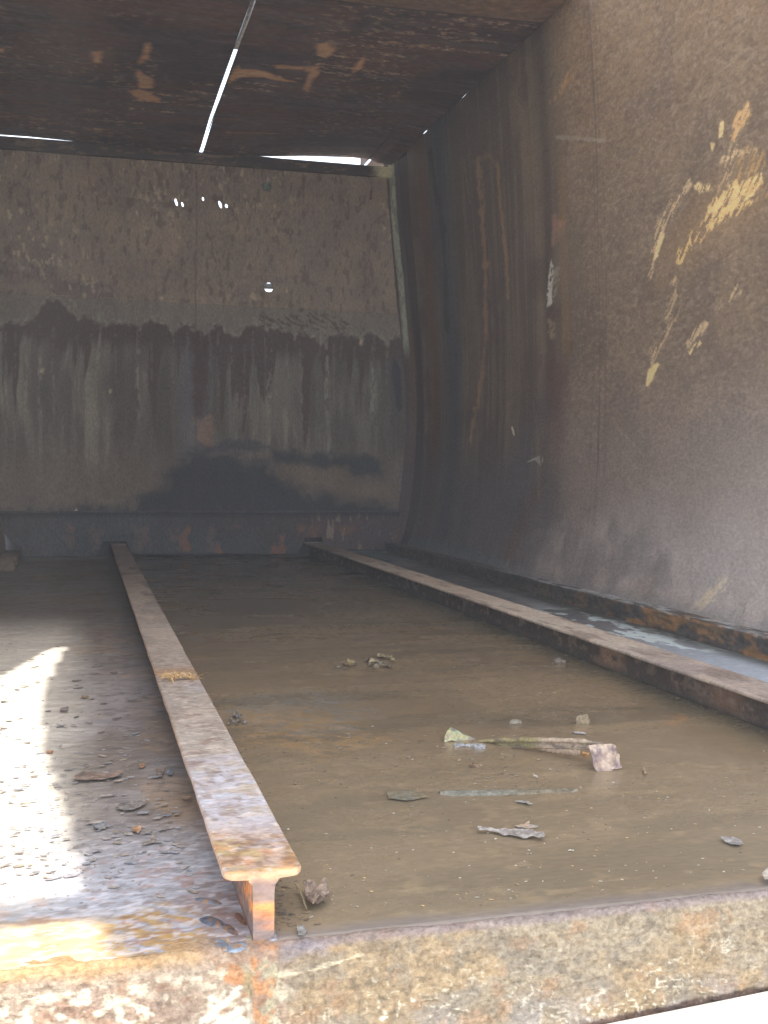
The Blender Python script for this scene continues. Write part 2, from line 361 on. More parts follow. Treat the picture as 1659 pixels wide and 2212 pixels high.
# ------------------------------------------------------------------ RIGHT WALL
def build_right():
    global STROKE
    ys = geo_space(1.18, 6.26, .0019); zs = np.concatenate([np.arange(-.04, .5, .0034), np.arange(.5, 2.405, .0045)])
    Yg, Z = np.meshgrid(ys, zs, indexing='ij')
    n1 = fbm(Yg * 5, Z * 5, 0); n2 = fbm(Yg * 1.2, Z * 1.2, 1)
    near = np.ones(Yg.shape + (3,)) * srgb(116, 99, 80)
    near = mix(near, srgb(132, 104, 72), ss(1.3, 2.3, Z) * .55)
    near = mix(near, srgb(98, 83, 71), ss(.45, .65, n1) * .5)
    near = mix(near, srgb(88, 74, 66), ss(.54, .68, fbm(Yg * 40, Z * 95, 2, 4)) * .42)
    near = mix(near, srgb(146, 128, 108), ss(.56, .70, fbm(Yg * 36, Z * 84, 3, 4)) * .35)
    near = mix(near, srgb(122, 112, 106), (1 - ss(.35, 1.1, Z)) * .7)
    near = mix(near, srgb(150, 142, 136), (1 - ss(.15, 1.0, Z)) * ss(3.6, 2.7, Yg) * .75)  # paler low down and near the mouth, light gradient put into the colour
    far = np.ones(Yg.shape + (3,)) * srgb(92, 78, 64)
    sl = Yg + .02 * Z
    far = mix(far, srgb(100, 84, 62), ss(1.5, 2.1, Z) * .6)
    far = mix(far, srgb(72, 62, 55), ss(.46, .60, fbm(sl * 5.5 + .5 * fbm(sl * 3, Z * 2, 8), Z * .9, 4)) * .6)
    far = mix(far, srgb(108, 92, 72), ss(.52, .70, fbm(sl * 38, Z * 1.1, 5)) * .5)
    far = mix(far, srgb(68, 52, 48), ss(.5, .7, n1) * .4)
    far = mix(far, srgb(62, 64, 66), np.exp(-((Yg - 5.72) / .16) ** 2) * .85)
    far = mix(far, srgb(88, 60, 44), np.exp(-((Yg - 6.03) / .10) ** 2) * .7)
    far = mix(far, srgb(72, 70, 76), (1 - ss(.3, .9, Z)) * .7)
    far = far * 1.22
    yb = 4.28 + .22 * (fbm(Yg * 0 + 1, Z * 2.5, 6) - .5) * 2 + .05 * (fbm(Yg * 8, Z * 3, 7) - .5)
    m = ss(yb - .16, yb + .22, Yg)
    C = mix(near, far, m)
    # vertical scrape bands between the joint and the bulge
    C = mix(C, srgb(124, 98, 66), (1 - ss(.02, .06, np.abs(Yg - 4.22 - .02 * Z))) * ss(.9, 1.1, Z) * (1 - ss(1.6, 2.0, Z)) * .6)
    C = mix(C, srgb(70, 58, 50), (1 - ss(.02, .07, np.abs(Yg - 4.40))) * ss(.7, 1.0, Z) * .6)
    C = mix(C, srgb(88, 62, 56), (1 - ss(.03, .2, np.abs(Yg - 4.35))) * (1 - ss(.95, 1.1, Z)) * ss(.5, .8, Z) * .6)
    # joint between plates
    jd = np.abs(Yg - 3.93 - .004 * np.sin(Z * 5))
    C = mix(C, srgb(70, 58, 50), (1 - ss(.002, .006, jd)) * .4)
    C = mix(C, srgb(76, 64, 58), ss(.5, .62, fbm(Yg * 70, Z * 3, 8)) * (1 - ss(.02, .14, jd)) * .25)
    # long orange scrapes and other marks (given where they lie on the plate)
    C = streak(C, Yg, Z, W([(1036, 352), (1040, 420), (1050, 560), (1052, 700), (1042, 820), (1020, 940)]), (142, 110, 78), .045, .045, 2, 26, .75, .95)
    C = streak(C, Yg, Z, W([(1078, 360), (1084, 440), (1096, 560), (1099, 640)]), (142, 110, 78), .028, .024, 3, 26, .75, .95)
    C = streak(C, Yg, Z, W([(1022, 350), (1060, 335), (1078, 362)]), (120, 98, 70), .015, .01, 3, 20, .5)
    C = streak(C, Yg, Z, W([(1004, 345), (1012, 400), (1018, 440)]), (132, 112, 84), .008, .004, 3, 20, .6)
    C = streak(C, Yg, Z, W([(930, 330), (960, 500), (968, 700)]), (50, 44, 42), .05, .04, 4, 12, .5)
    C = blot(C, Yg, Z, W([(1195, 880), (1170, 870), (1110, 980), (1075, 1110), (1130, 1120), (1160, 1000)]), (74, 72, 78), .08, .12, 5, 6, .5)
    C = blot(C, Yg, Z, W([(1165, 1035), (1178, 1040), (1130, 1160), (1100, 1225), (1070, 1235), (1100, 1160)]), (88, 70, 64), .04, .05, 6, 10, .7)
    C = blot(C, Yg, Z, W([(1200, 470), (1225, 480), (1220, 510), (1195, 530)]), (150, 112, 88), .03, .02, 6, 20, .6)
    C = blot(C, Yg, Z, W([(1192, 560), (1200, 575), (1196, 655), (1184, 665), (1187, 610)]), (190, 186, 174), .012, .006, 6, 40, .8, .40)
    C = blot(C, Yg, Z, W([(1198, 570), (1215, 575), (1208, 630), (1198, 650)]), (160, 152, 132), .02, .008, 9, 40, .7, .5)
    C = blot(C, Yg, Z, W([(1188, 690), (1204, 690), (1200, 730), (1186, 725)]), (140, 120, 90), .02, .01, 9, 40, .7, .45)
    C = blot(C, Yg, Z, W([(1198, 500), (1258, 490), (1262, 640), (1200, 660)]), (112, 98, 80), .01, .03, 4, 8, .5)
    C = blot(C, Yg, Z, W([(1232, 158), (1246, 152), (1244, 168), (1215, 200), (1190, 220), (1210, 190)]), (160, 122, 80), .02, .008, 4, 40, .7, .42)
    C = blot(C, Yg, Z, W([(1640, 330), (1500, 420), (1420, 540), (1420, 600), (1500, 560), (1659, 460)]), (140, 112, 78), .06, .08, 11, 8, .45)  # soft warm sheen of reflected sunlight, painted in
    C = streak(C, Yg, Z, W([(1205, 296), (1310, 304)]), (150, 140, 126), .010, .006, 5, 18, .45)
    for x0, x1, yy, ln in ((856, 870, 420, 300), (1240, 1243, 640, 120), (1160, 1166, 900, 180), (1010, 1003, 700, 260)):
        C = streak(C, Yg, Z, W([(x0, yy), (x1, yy + ln)]), (118, 98, 74), .02, .02, 7, 14, .35)
    # reflected sunlight painted in as torn cream patches
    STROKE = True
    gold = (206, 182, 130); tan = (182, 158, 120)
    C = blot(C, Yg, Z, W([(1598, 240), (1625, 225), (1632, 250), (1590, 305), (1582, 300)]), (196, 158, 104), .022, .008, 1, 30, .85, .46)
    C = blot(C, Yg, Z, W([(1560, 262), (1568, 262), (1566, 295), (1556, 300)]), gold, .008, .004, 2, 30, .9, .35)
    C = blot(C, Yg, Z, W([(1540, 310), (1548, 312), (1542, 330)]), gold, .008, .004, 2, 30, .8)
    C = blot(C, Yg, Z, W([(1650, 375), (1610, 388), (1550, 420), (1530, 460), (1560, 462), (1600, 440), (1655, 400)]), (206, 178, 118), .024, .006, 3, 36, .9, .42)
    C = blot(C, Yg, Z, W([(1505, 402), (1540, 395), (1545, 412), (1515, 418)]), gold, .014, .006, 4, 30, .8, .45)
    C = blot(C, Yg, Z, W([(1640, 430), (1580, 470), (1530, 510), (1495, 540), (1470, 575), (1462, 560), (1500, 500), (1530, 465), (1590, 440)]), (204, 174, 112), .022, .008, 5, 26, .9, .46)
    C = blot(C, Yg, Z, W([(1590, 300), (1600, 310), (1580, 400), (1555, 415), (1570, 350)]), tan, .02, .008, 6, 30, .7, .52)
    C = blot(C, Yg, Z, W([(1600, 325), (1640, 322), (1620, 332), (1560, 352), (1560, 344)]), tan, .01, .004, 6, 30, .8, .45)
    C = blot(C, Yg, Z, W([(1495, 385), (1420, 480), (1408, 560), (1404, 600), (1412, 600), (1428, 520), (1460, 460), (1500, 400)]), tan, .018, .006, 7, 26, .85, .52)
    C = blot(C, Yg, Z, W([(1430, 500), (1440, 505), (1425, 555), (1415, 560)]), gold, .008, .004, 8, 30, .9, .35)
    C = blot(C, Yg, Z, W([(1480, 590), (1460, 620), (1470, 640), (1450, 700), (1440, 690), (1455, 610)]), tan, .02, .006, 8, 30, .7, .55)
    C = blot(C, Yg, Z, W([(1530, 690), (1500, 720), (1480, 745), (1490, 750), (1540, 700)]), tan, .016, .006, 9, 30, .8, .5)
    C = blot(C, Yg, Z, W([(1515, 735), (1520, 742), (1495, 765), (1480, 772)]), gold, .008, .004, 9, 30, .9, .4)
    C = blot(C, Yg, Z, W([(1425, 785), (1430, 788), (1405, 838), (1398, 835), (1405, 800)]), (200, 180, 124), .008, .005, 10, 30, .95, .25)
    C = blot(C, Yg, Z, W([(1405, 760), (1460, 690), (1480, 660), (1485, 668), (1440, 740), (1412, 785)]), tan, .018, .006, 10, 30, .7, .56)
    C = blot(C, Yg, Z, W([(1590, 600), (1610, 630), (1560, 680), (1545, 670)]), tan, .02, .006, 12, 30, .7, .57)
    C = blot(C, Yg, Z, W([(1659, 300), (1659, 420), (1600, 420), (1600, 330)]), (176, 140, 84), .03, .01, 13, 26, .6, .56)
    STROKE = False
    # salty patches and scrapes near the foot of the wall
    C = blot(C, Yg, Z, W([(1120, 1190), (1300, 1130), (1430, 1130), (1440, 1250), (1300, 1270), (1150, 1240)]), (146, 138, 134), .12, .10, 5, 7, .45)
    C = blot(C, Yg, Z, W([(1290, 1150), (1440, 1120), (1700, 1160), (1700, 1330), (1400, 1290)]), (150, 143, 141), .12, .16, 6, 5, .55)
    C = blot(C, Yg, Z, W([(1130, 1180), (1420, 1150), (1450, 1260), (1200, 1270)]), (90, 84, 84), .14, .06, 7, 9, .5)
    C = blot(C, Yg, Z, W([(1500, 1300), (1560, 1255), (1590, 1245), (1575, 1270), (1520, 1312), (1495, 1318)]), (176, 162, 138), .02, .01, 8, 24, .75, .40)
    C = blot(C, Yg, Z, W([(850, 1150), (900, 1160), (1000, 1180), (1100, 1210), (1100, 1250), (850, 1180)]), (74, 82, 84), .04, .02, 9, 14, .8)
    C = mix(C, srgb(92, 92, 94), (1 - ss(.06, .13, Z + .06 * (fbm(Yg * 9, Z * 4, 3) - .5))) * .6)
    P = np.stack([prof(Z, Yg) - .008 + .010 * (fbm(Yg * 1.5, Z * 1.5, 5) - .5) + .0035 * (fbm(Yg * 14, Z * 9, 6) - .5) * (1 - ss(.1, .5, Z)) * 3, Yg, Z], -1)
    P[..., 0] += .0015 * np.where(Yg > 3.93, 1, 0)
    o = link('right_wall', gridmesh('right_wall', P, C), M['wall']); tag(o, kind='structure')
    # corner plate joining side and back
    t = np.linspace(0, 1, 90); Tt, Z = np.meshgrid(t, np.arange(.07, 2.40, .006), indexing='ij')
    pr = prof(Z, 6.5)
    x0 = pr - .055; X = x0 + (pr + .012 - x0) * (1 - (1 - ss(0, .35, Tt)) ** 1.3) ; Yc = 6.56 - .36 * Tt ** 1.2
    X = np.where(Tt < .35, x0 + .062 * (Tt / .35), pr + .007 + .01 * (Tt - .35))
    C = np.ones(X.shape + (3,)) * srgb(84, 66, 56)
    C = mix(C, srgb(66, 58, 58), ss(.45, .6, fbm(Tt * 8, Z * 1.0, 3)) * .7)
    g = (1 - ss(.05, .09, np.abs(Tt - .17 - .05 * (fbm(Tt * 0, Z * 6, 4) - .5))))
    C = mix(C, srgb(134, 138, 120), g * ss(1.18, 1.36, Z) * (.55 + .45 * ss(.35, .5, fbm(Tt * 10, Z * 14, 6))))
    C = mix(C, srgb(60, 44, 46), ss(.0, .1, .1 - np.abs(Z - 1.92)) * ss(.1, .14, Tt) * (1 - ss(.2, .22, Tt)) * .0)
    C = mix(C, srgb(76, 72, 78), (1 - ss(.4, 1.1, Z)) * .6)
    C = mix(C, srgb(34, 32, 38), ss(.82, .93, Tt))
    o = link('corner_plate', gridmesh('corner_plate', np.stack([X, Yc, Z], -1), C), M['back'])
    tag(o, 'folded corner plate with worn pale green paint between back and right walls', 'corner plate')
build_right()

bm = bmesh.new(); box(bm, (2.00, 1.2, -.30), (2.01, 6.7, 2.395))  # unseen panel added outside to stop sun leaking between the plates
o = link('leak_blocker', mesh_from(bm, 'leak_blocker', (110, 90, 76)), M['steel'], smooth=False); tag(o, kind='structure')
# ------------------------------------------------------------------ LEFT WALL (mostly out of frame)
def build_left():
    ys = np.arange(1.18, 6.6, .02); zs = np.concatenate([np.linspace(.0, .3, 16), np.linspace(.33, 2.42, 40)])
    Y, Z = np.meshgrid(ys, zs, indexing='ij')
    X = -.43 - .06 * ss(.05, .45, Z) + .01 * (fbm(Y * 1.5, Z * 1.5, 4) - .5)
    C = np.ones(X.shape + (3,)) * srgb(96, 82, 70); C = mix(C, srgb(70, 60, 54), ss(.4, .6, fbm(Y * 4, Z * 4, 5)))
    o = link('left_wall', gridmesh('left_wall', np.stack([X, Y, Z], -1), C), M['wall']); tag(o, kind='structure')
build_left()

# ------------------------------------------------------------------ LIDS (ceiling)
SX = .657
def lid_paint(X, Y):
    C = np.ones(X.shape + (3,)) * srgb(92, 64, 48)
    C = mix(C, srgb(64, 46, 40), ss(.42, .62, fbm(X * 2.2, Y * 5, 1)) * .8)
    C = mix(C, srgb(104, 72, 48), ss(.5, .68, fbm(X * 3, Y * 4, 2)) * .5)
    C = mix(C, srgb(96, 84, 74), ss(.5, .66, fbm(X * 3.2, Y * 22, 4)) * .45)
    # scraped lines running across
    for k in range(24):
        y0 = 4.3 + 2.3 * ((k * .618) % 1); x0 = -.3 + 2.0 * ((k * .377) % 1); L_ = random.uniform(.15, .6)
        y1 = y0 + random.uniform(-.02, .03)
        d = sdline(X, Y, [(x0, y0), (x0 + L_, y1)]) + (fbm(X * 18, Y * 18, k % 8) - .5) * .05
        br = ss(.46, .60, fbm(X * 50, Y * 70, (k + 3) % 9, 4))
        C = mix(C, srgb(168, 142, 112), (1 - ss(.003, .016, np.abs(d))) * br * .95)
    sp = ss(.60, .70, fbm(X * 34, Y * 60, 9, 5))
    area = np.clip(ss(.45, .62, fbm(X * 1.6, Y * 2.4, 10)) + (1 - ss(.2, .55, X)) * (1 - ss(.0, .5, np.abs(Y - 5.4))), 0, 1)
    C = mix(C, srgb(150, 124, 92), sp * area * .65)
    C = mix(C, srgb(48, 42, 44), ss(.3, .0, 6.6 - Y) * .5)
    og = (206, 158, 108)
    for pts in ([(312, 95), (325, 93), (322, 128), (300, 140), (298, 133), (310, 120)],
                [(300, 152), (308, 160), (330, 172), (330, 190), (300, 192), (302, 175), (296, 160)],
                [(275, 198), (300, 192), (345, 212), (340, 220), (305, 215)],
                [(678, 92), (703, 92), (722, 107), (700, 125), (685, 120)],
                [(780, 122), (778, 145), (758, 156), (765, 140)],
                [(595, 142), (685, 143), (688, 155), (672, 170), (662, 200), (653, 192), (668, 158), (655, 150), (598, 148)],
                [(497, 165), (515, 140), (522, 150), (560, 152), (575, 155), (600, 165), (640, 178), (600, 175), (570, 168), (520, 166), (494, 180)],
                [(198, 110), (220, 110), (218, 135), (205, 135)], [(0, 105), (6, 105), (4, 112), (0, 112)]):
        C = blot(C, X, Y, Cc(pts), og, .014, .016, int(pts[0][0]) % 9, 16, .8)
    C = streak(C, X, Y, Cc([(440, 250), (540, 258), (640, 285)]), (150, 116, 76), .01, .008, 3, 14, .3)
    C = streak(C, X, Y, Cc([(490, 278), (600, 284)]), (176, 130, 80), .010, .006, 3, 14, .7)
    # joint and the lighter panel in front of it
    yj = 4.33 + .10 * (1.86 - X) * .35
    C = mix(C, srgb(44, 38, 36), (1 - ss(.003, .01, np.abs(Y - yj))) * (X > SX))
    C = mix(C, srgb(112, 88, 62), (1 - ss(yj - .01, yj, Y)) * (X > SX) * .7)
    return C
def build_lids():
    ys = geo_space(3.98, 6.52, .0012)
    # right lid
    xs = np.concatenate([np.arange(SX + .010, 1.821, .005)])
    X, Y = np.meshgrid(xs, ys, indexing='ij')
    C = lid_paint(X, Y)
    edge = np.where(Y > 0, prof(2.397, Y) - .016, 0)
    t = (X - xs[0]) / (xs[-1] - xs[0]); Xr = xs[0] + t * (edge - xs[0])
    ep = [(430, 331), (520, 336), (590, 338), (660, 337), (760, 340), (800, 344), (815, 352), (850, 357)]
    EP = np.array([aty(a, b, 6.52) for a, b in ep])
    k = ss(5.7, 6.52, Y); slit = ss(SX + .01, SX + .09, X)
    Z = (ZC + (.008 * (fbm(X * 1.5, Y * 1.5, 4) - .5) + .004 * (fbm(X * 6, Y * 9, 5) - .5)) * slit) * (1 - k) + np.interp(X, EP[:, 0], EP[:, 2]) * k
    tl = empty('ceiling_panel', (1.3, 6.6, ZC), 'right half of the dark rusty roof, orange scrapes beside the slit', 'ceiling panel')
    link('lid_sheet', gridmesh('lid_sheet', np.stack([Xr, Y, Z], -1), C), M['ceil'], tl)
    # left lid, cut away towards the mouth so that sunlight falls on the left of the floor
    xs = np.arange(-.56, SX - .009, .006)
    X, Y = np.meshgrid(xs, ys, indexing='ij'); C = lid_paint(X, Y)
    EL = np.array([aty(a, b, 6.52) for a, b in [(-60, 287), (0, 291), (60, 295), (130, 302), (215, 311), (260, 314), (430, 331)]])
    k = ss(5.7, 6.52, Y); slit = ss(SX - .01, SX - .09, X)
    Z = (ZC + .008 * (fbm(X * 1.5, Y * 1.5, 6) - .5) * slit) * (1 - k) + np.interp(X, EL[:, 0], EL[:, 2]) * k
    t2 = empty('ceiling_panel', (.1, 6.6, ZC), 'left half of the dark rusty roof, pale scratches and speckles', 'ceiling panel')
    link('lid_sheet', gridmesh('lid_sheet', np.stack([X, Y, Z], -1), C), M['ceil'], t2)
    bm = bmesh.new(); box(bm, (SX - .05, 3.98, ZC + .165), (SX + .16, 5.42, ZC + .170))
    link('slit_cover', mesh_from(bm, 'slit_cover', (120, 132, 140)), M['ceil'], tl, smooth=False)
    # upturned rims added along the slit, slanted to keep the sun out
    for side, par in ((0, t2), (1, tl)):
        yy = np.arange(3.98, 6.53, .03); hh = np.linspace(-.014, .16, 9)
        Yq, H = np.meshgrid(yy, hh, indexing='ij')
        wob = .003 * (fbm(Yq * 3, H * 0, 7 + side) - .5) * 2 + (.006 if side else -.002) * ss(5.0, 4.4, Yq) * -1
        wd = (.0105 if side else -.0105)
        Xq = SX + wd + wob + .34 * H
        C = np.ones(Xq.shape + (3,)) * srgb(84, 92, 98)
        me = gridmesh('rim', np.stack([Xq, Yq, ZC - .002 + H], -1), C)
        if side == 0:
            # no rim over the cut-away
            pass
        link('rim', me, M['ceil'], par)
# sun rays run along SD; the floor patch is carried back to roof height
DX, DY, DZ = -.15, .90, -2.40
SUNS = {}
def roofpt(p):                                        # floor/sill point -> point at roof height on the same sun ray
    t = (ZC - p[2]) / -DZ
    return (p[0] - DX * t, p[1] - DY * t)
edge_px = [(145, 1397), (128, 1425), (108, 1462), (95, 1510), (91, 1560), (92, 1600), (100, 1645), (130, 1720), (150, 1785), (165, 1850), (180, 1915), (188, 1932)]
edge = [atz(*p, 0.0) for p in edge_px]
tipl = [atz(125, 1398, 0), atz(95, 1408, 0), atz(55, 1430, 0), atz(0, 1465, 0)]
far = tipl[-1] + (tipl[-1] - tipl[-2]) * 4.5
APERTURE = [roofpt(p) for p in edge] + [roofpt(np.array([.0, 1.0, 0])), roofpt(np.array([-1.2, 1.0, 0])), roofpt(np.array([-1.2, far[1], 0])), roofpt(far)] + [roofpt(p) for p in tipl[::-1]]
build_lids()

def build_sun_blocker():
    """unseen sheet added high above the open front half, cut to shape the sun patch on the floor"""
    H = ZC_TOP
    t = empty('sun_blocker', (2.9, .4, -.60), 'unseen sheet on posts above the open front, added to shape the sun patch', 'sun blocker')
    sx = -DX / -DZ; sy = -DY / -DZ
    def up(p): t_ = (H - p[2]); return (p[0] - DX / -DZ * t_, p[1] - DY / -DZ * t_)
    e = [up(p) for p in edge]; tp = [up(p) for p in tipl[::-1]]
    b0 = up(np.array([0, 1.365, 0])); b1 = up(np.array([0, 1.302, 0]))
    ap = e + [up(np.array([.002, 1.378, 0])), up(np.array([-1.6, 1.378, 0])), up(np.array([-1.6, far[1], 0])), up(far)] + tp
    low = [up(np.array(q)) for q in ((.006, 1.296, 0), (.014, 1.29, 0), (.030, 1.185, 0), (.048, 1.18, -.03), (.078, 1.18, -.075), (.10, 1.18, -.14), (.12, .9, -.14), (-1.6, .9, -.14), (-1.6, 1.296, 0))]
    y0 = up(np.array([0, 1.172, -.127]))[1]; y1 = up(np.array([0, 5.1, 0]))[1]
    x0 = up(np.array([-1.0, 0, 0]))[0]; x1 = up(np.array([2.5, 0, 0]))[0]
    xs = np.arange(x0, x1, .014); ys = np.arange(y0, y1, .014)
    X, Y = np.meshgrid(xs, ys, indexing='ij')
    cx = (X[:-1, :-1] + X[1:, 1:]) / 2; cy = (Y[:-1, :-1] + Y[1:, 1:]) / 2
    keep = (sdpoly(cx, cy, ap) > 0) & (sdpoly(cx, cy, low) > 0)
    C = np.ones(X.shape + (3,)) * srgb(150, 140, 130)
    link('blocker_sheet', gridmesh('blocker_sheet', np.stack([X, Y, H + 0 * X], -1), C, keep=keep), M['ceil'], t)
    for px_, py_ in ((x1 - .05, y0 + .1), (x1 - .05, y1 - .1), (x0 + .05, y1 - .05)):
        bm = bmesh.new(); box(bm, (px_ - .04, py_ - .04, -.60), (px_ + .04, py_ + .04, H - .002))
        link('blocker_post', mesh_from(bm, 'blocker_post', (110, 96, 84)), M['ceil'], t, smooth=False)
ZC_TOP = 3.2
build_sun_blocker()

# edge seal over the right wall / lid joint with two missing bits, header over the back wall
def build_edges():
    yy = [(3.98, 5.30), (5.36, 5.92), (5.985, 6.7)]
    t = empty('edge_seal', (1.9, 6.0, 2.41), 'rusty cover strip along the joint of right wall and roof', 'cover strip')
    bm = bmesh.new(); box(bm, (1.66, 4.0, 2.458), (1.856, 6.7, 2.464)); link('leak_hood', mesh_from(bm, 'leak_hood', (70, 72, 66)), M['steel'], t, smooth=False)  # unseen strip added above the joint to block sun through the gaps
    bm = bmesh.new(); box(bm, (1.66, 4.0, 2.40), (1.664, 6.7, 2.458)); link('leak_hood_web', mesh_from(bm, 'leak_hood_web', (70, 72, 66)), M['steel'], t, smooth=False)
    for a, b in yy:
        bm = bmesh.new(); n = 12
        for i in range(n):
            pass
        ring = []
        for i in range(n + 1):
            y = a + (b - a) * i / n; x = float(prof(2.397, y))
            ring.append([bm.verts.new((x - .13, y, 2.42)), bm.verts.new((x + .2, y, 2.42)), bm.verts.new((x + .2, y, 2.38)), bm.verts.new((x + .004, y, 2.392))])
        for i in range(n):
            for j in range(3): bm.faces.new((ring[i][j], ring[i + 1][j], ring[i + 1][j + 1], ring[i][j + 1]))
        link('strip', mesh_from(bm, 'strip', (70, 72, 66)), M['steel'], t)
    # header: angle on top of the back wall
    xs = np.arange(-.60, 1.84, .01); tt = np.linspace(0, 1, 9)
    X, Tt = np.meshgrid(xs, tt, indexing='ij')
    zl = np.interp(X, [-.45, 1.80], [aty(0, 320, 6.52)[2], aty(822, 382, 6.52)[2]])
    zu = np.interp(X, [-.45, .15, .25, .62, .95, 1.10, 1.80], [aty(0, 293.5, 6.52)[2], aty(215, 309.5, 6.52)[2], aty(250, 310, 6.52)[2], aty(418, 328, 6.52)[2], aty(540, 335, 6.52)[2], aty(596, 341.5, 6.52)[2], aty(818, 359.5, 6.52)[2]])
    w = .003 * (fbm(X * 3, Tt, 3) - .5)
    Z = zl + (zu - zl) * Tt; Y = 6.515 + w + .02 * (Tt - .5) ** 2
    C = np.ones(X.shape + (3,)) * srgb(58, 46, 40); C = mix(C, srgb(110, 90, 66), ss(.6, .7, fbm(X * 12, Tt * 5, 5)) * .6)
    C = mix(C, srgb(176, 172, 138), ss(1.66, 1.76, X + .06 * (fbm(X * 30, Tt * 3, 4) - .5)) * .8)
    t = empty('header_angle', (.7, 6.52, 2.33), 'dark steel angle capping the back wall below the strip of daylight', 'steel angle')
    link('face', gridmesh('face', np.stack([X, Y, Z], -1), C), M['back'], t)
    # top flange, carries the lids where they touch
    Y2 = 6.515 + Tt * .035; Z2 = zu + 0 * Tt
    link('flange', gridmesh('flange', np.stack([X, Y2, Z2 - .0005], -1), C), M['back'], t)
    Y3 = 6.515 + Tt * .03; Z3 = zl + 0 * Tt
    link('lower_lip', gridmesh('lower_lip', np.stack([X, Y3, Z3], -1), C), M['back'], t)
build_edges()

# ------------------------------------------------------------------ FLOOR
XB0, XB1 = .205, 1.352          # beam webs
def build_floor():
    ys = geo_space(1.185, 6.63, .0021)
    xs = np.arange(-.52, 1.92, .0042)
    X, Y = np.meshgrid(xs, ys, indexing='ij')
    L_ = np.ones(X.shape + (3,)) * srgb(138, 132, 130)
    L_ = mix(L_, srgb(104, 92, 80), ss(.42, .6, fbm(X * 5, Y * 3, 1)) * .7)
    L_ = mix(L_, srgb(142, 138, 142), ss(.5, .66, fbm(X * 4, Y * 2.5, 2)) * .7)
    L_ = mix(L_, srgb(158, 130, 96), ss(.58, .72, fbm(X * 6, Y * 3.4, 3)) * .6)
    L_ = mix(L_, srgb(92, 84, 80), ss(.58, .68, fbm(X * 26, Y * 40, 4)) * .5)
    L_ = mix(L_, srgb(78, 70, 62), ss(2.6, 4.2, Y) * .75)  # darker with depth, dimness of the interior put into the colour
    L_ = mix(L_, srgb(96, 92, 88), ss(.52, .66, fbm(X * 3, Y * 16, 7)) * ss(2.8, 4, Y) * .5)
    L_ = mix(L_, srgb(150, 156, 168), ss(1.75, 1.45, Y + .12 * fbm(X * 8, Y * 8, 5)) * .8)
    L_ = mix(L_, srgb(150, 96, 60), ss(.55, .66, fbm(X * 40, Y * 60, 6)) * ss(1.6, 1.3, Y) * .55)
    L_ = mix(L_, srgb(96, 92, 92), ss(.06, .14, X) * ss(1.4, 2.0, Y) * .5)
    # ochre stain by the weld
    L_ = blot(L_, X, Y, Fl([(232, 1990), (270, 1962), (330, 1955), (420, 1970), (455, 1990), (468, 2030), (450, 2062), (330, 2078), (260, 2082), (225, 2040)]), (160, 126, 58), .030, .016, 5, 60, .9, .40)
    L_ = blot(L_, X, Y, Fl([(-40, 1985), (200, 1982), (240, 2030), (250, 2082), (-40, 2085)]), (190, 160, 108), .02, .02, 6, 30, .5, .5)
    L_ = blot(L_, X, Y, Fl([(380, 1930), (470, 1900), (560, 1990), (560, 2090), (430, 2090), (455, 2010)]), (122, 106, 104), .03, .02, 7, 40, .7)
    L_ = mix(L_, srgb(120, 84, 58), ss(.60, .68, fbm(X * 70, Y * 110, 3)) * ss(1.5, 1.25, Y) * .55)
    L_ = mix(L_, srgb(112, 100, 96), ss(.54, .64, fbm(X * 90, Y * 170, 14, 4)) * ss(1.75, 1.45, Y) * .55)
    L_ = mix(L_, srgb(186, 186, 194), ss(.56, .66, fbm(X * 80, Y * 150, 15, 4)) * ss(1.75, 1.45, Y) * .5)
    # sun patch whitened in the colour to look overexposed
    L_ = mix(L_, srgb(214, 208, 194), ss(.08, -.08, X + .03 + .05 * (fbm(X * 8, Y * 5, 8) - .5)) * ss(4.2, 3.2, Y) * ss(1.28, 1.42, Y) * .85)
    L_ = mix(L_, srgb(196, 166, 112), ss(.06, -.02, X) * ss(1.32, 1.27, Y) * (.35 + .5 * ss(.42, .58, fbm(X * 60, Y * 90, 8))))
    Rr = np.ones(X.shape + (3,)) * srgb(112, 112, 116)
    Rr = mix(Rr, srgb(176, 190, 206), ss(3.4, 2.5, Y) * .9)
    Rr = mix(Rr, srgb(74, 76, 80), ss(.45, .6, fbm(X * 6, Y * 3, 2)) * ss(2.6, 3.6, Y) * .7)
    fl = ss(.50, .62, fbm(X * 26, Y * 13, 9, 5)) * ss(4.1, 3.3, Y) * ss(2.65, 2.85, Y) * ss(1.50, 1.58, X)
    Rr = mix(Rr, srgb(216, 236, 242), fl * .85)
    Rr = mix(Rr, srgb(60, 62, 54), ss(1.70, 1.79, X + .02 * fbm(X * 9, Y * 6, 3)) * .8)
    C = np.where((X > 1.36)[..., None], Rr, L_)
    mid = ((X > .215) & (X < 1.34))[..., None]
    C = np.where(mid, srgb(92, 80, 62), C)
    wet = np.ones(X.shape)
    wet = np.where(X > 1.36, .55 - .2 * ss(.4, .6, fbm(X * 4, Y * 3, 4)), wet)
    Z = .0 + np.where(X > 1.36, .012, 0) + np.where(mid[..., 0], -.012, 0)
    Z = Z + .0035 * (fbm(X * 3, Y * 2.2, 3) - .5) * 2 * ss(1.19, 1.4, Y)
    sc = fbm(X * 22 + 3 * vn(X * 9, Y * 9, 2), Y * 34, 11, 4)
    Z = Z + np.where(X < .2, .0012 * (ss(.47, .50, sc) + ss(.56, .58, sc) * .8) * ss(1.5, 2.0, Y) * (1 - ss(3.2, 4.4, Y) * .7), 0)
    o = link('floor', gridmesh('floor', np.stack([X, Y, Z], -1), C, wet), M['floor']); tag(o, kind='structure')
    # standing muddy water between the beams
    ys = geo_space(1.182, 6.62, .0021); xs = np.arange(.208, 1.35, .0042)
    X, Y = np.meshgrid(xs, ys, indexing='ij')
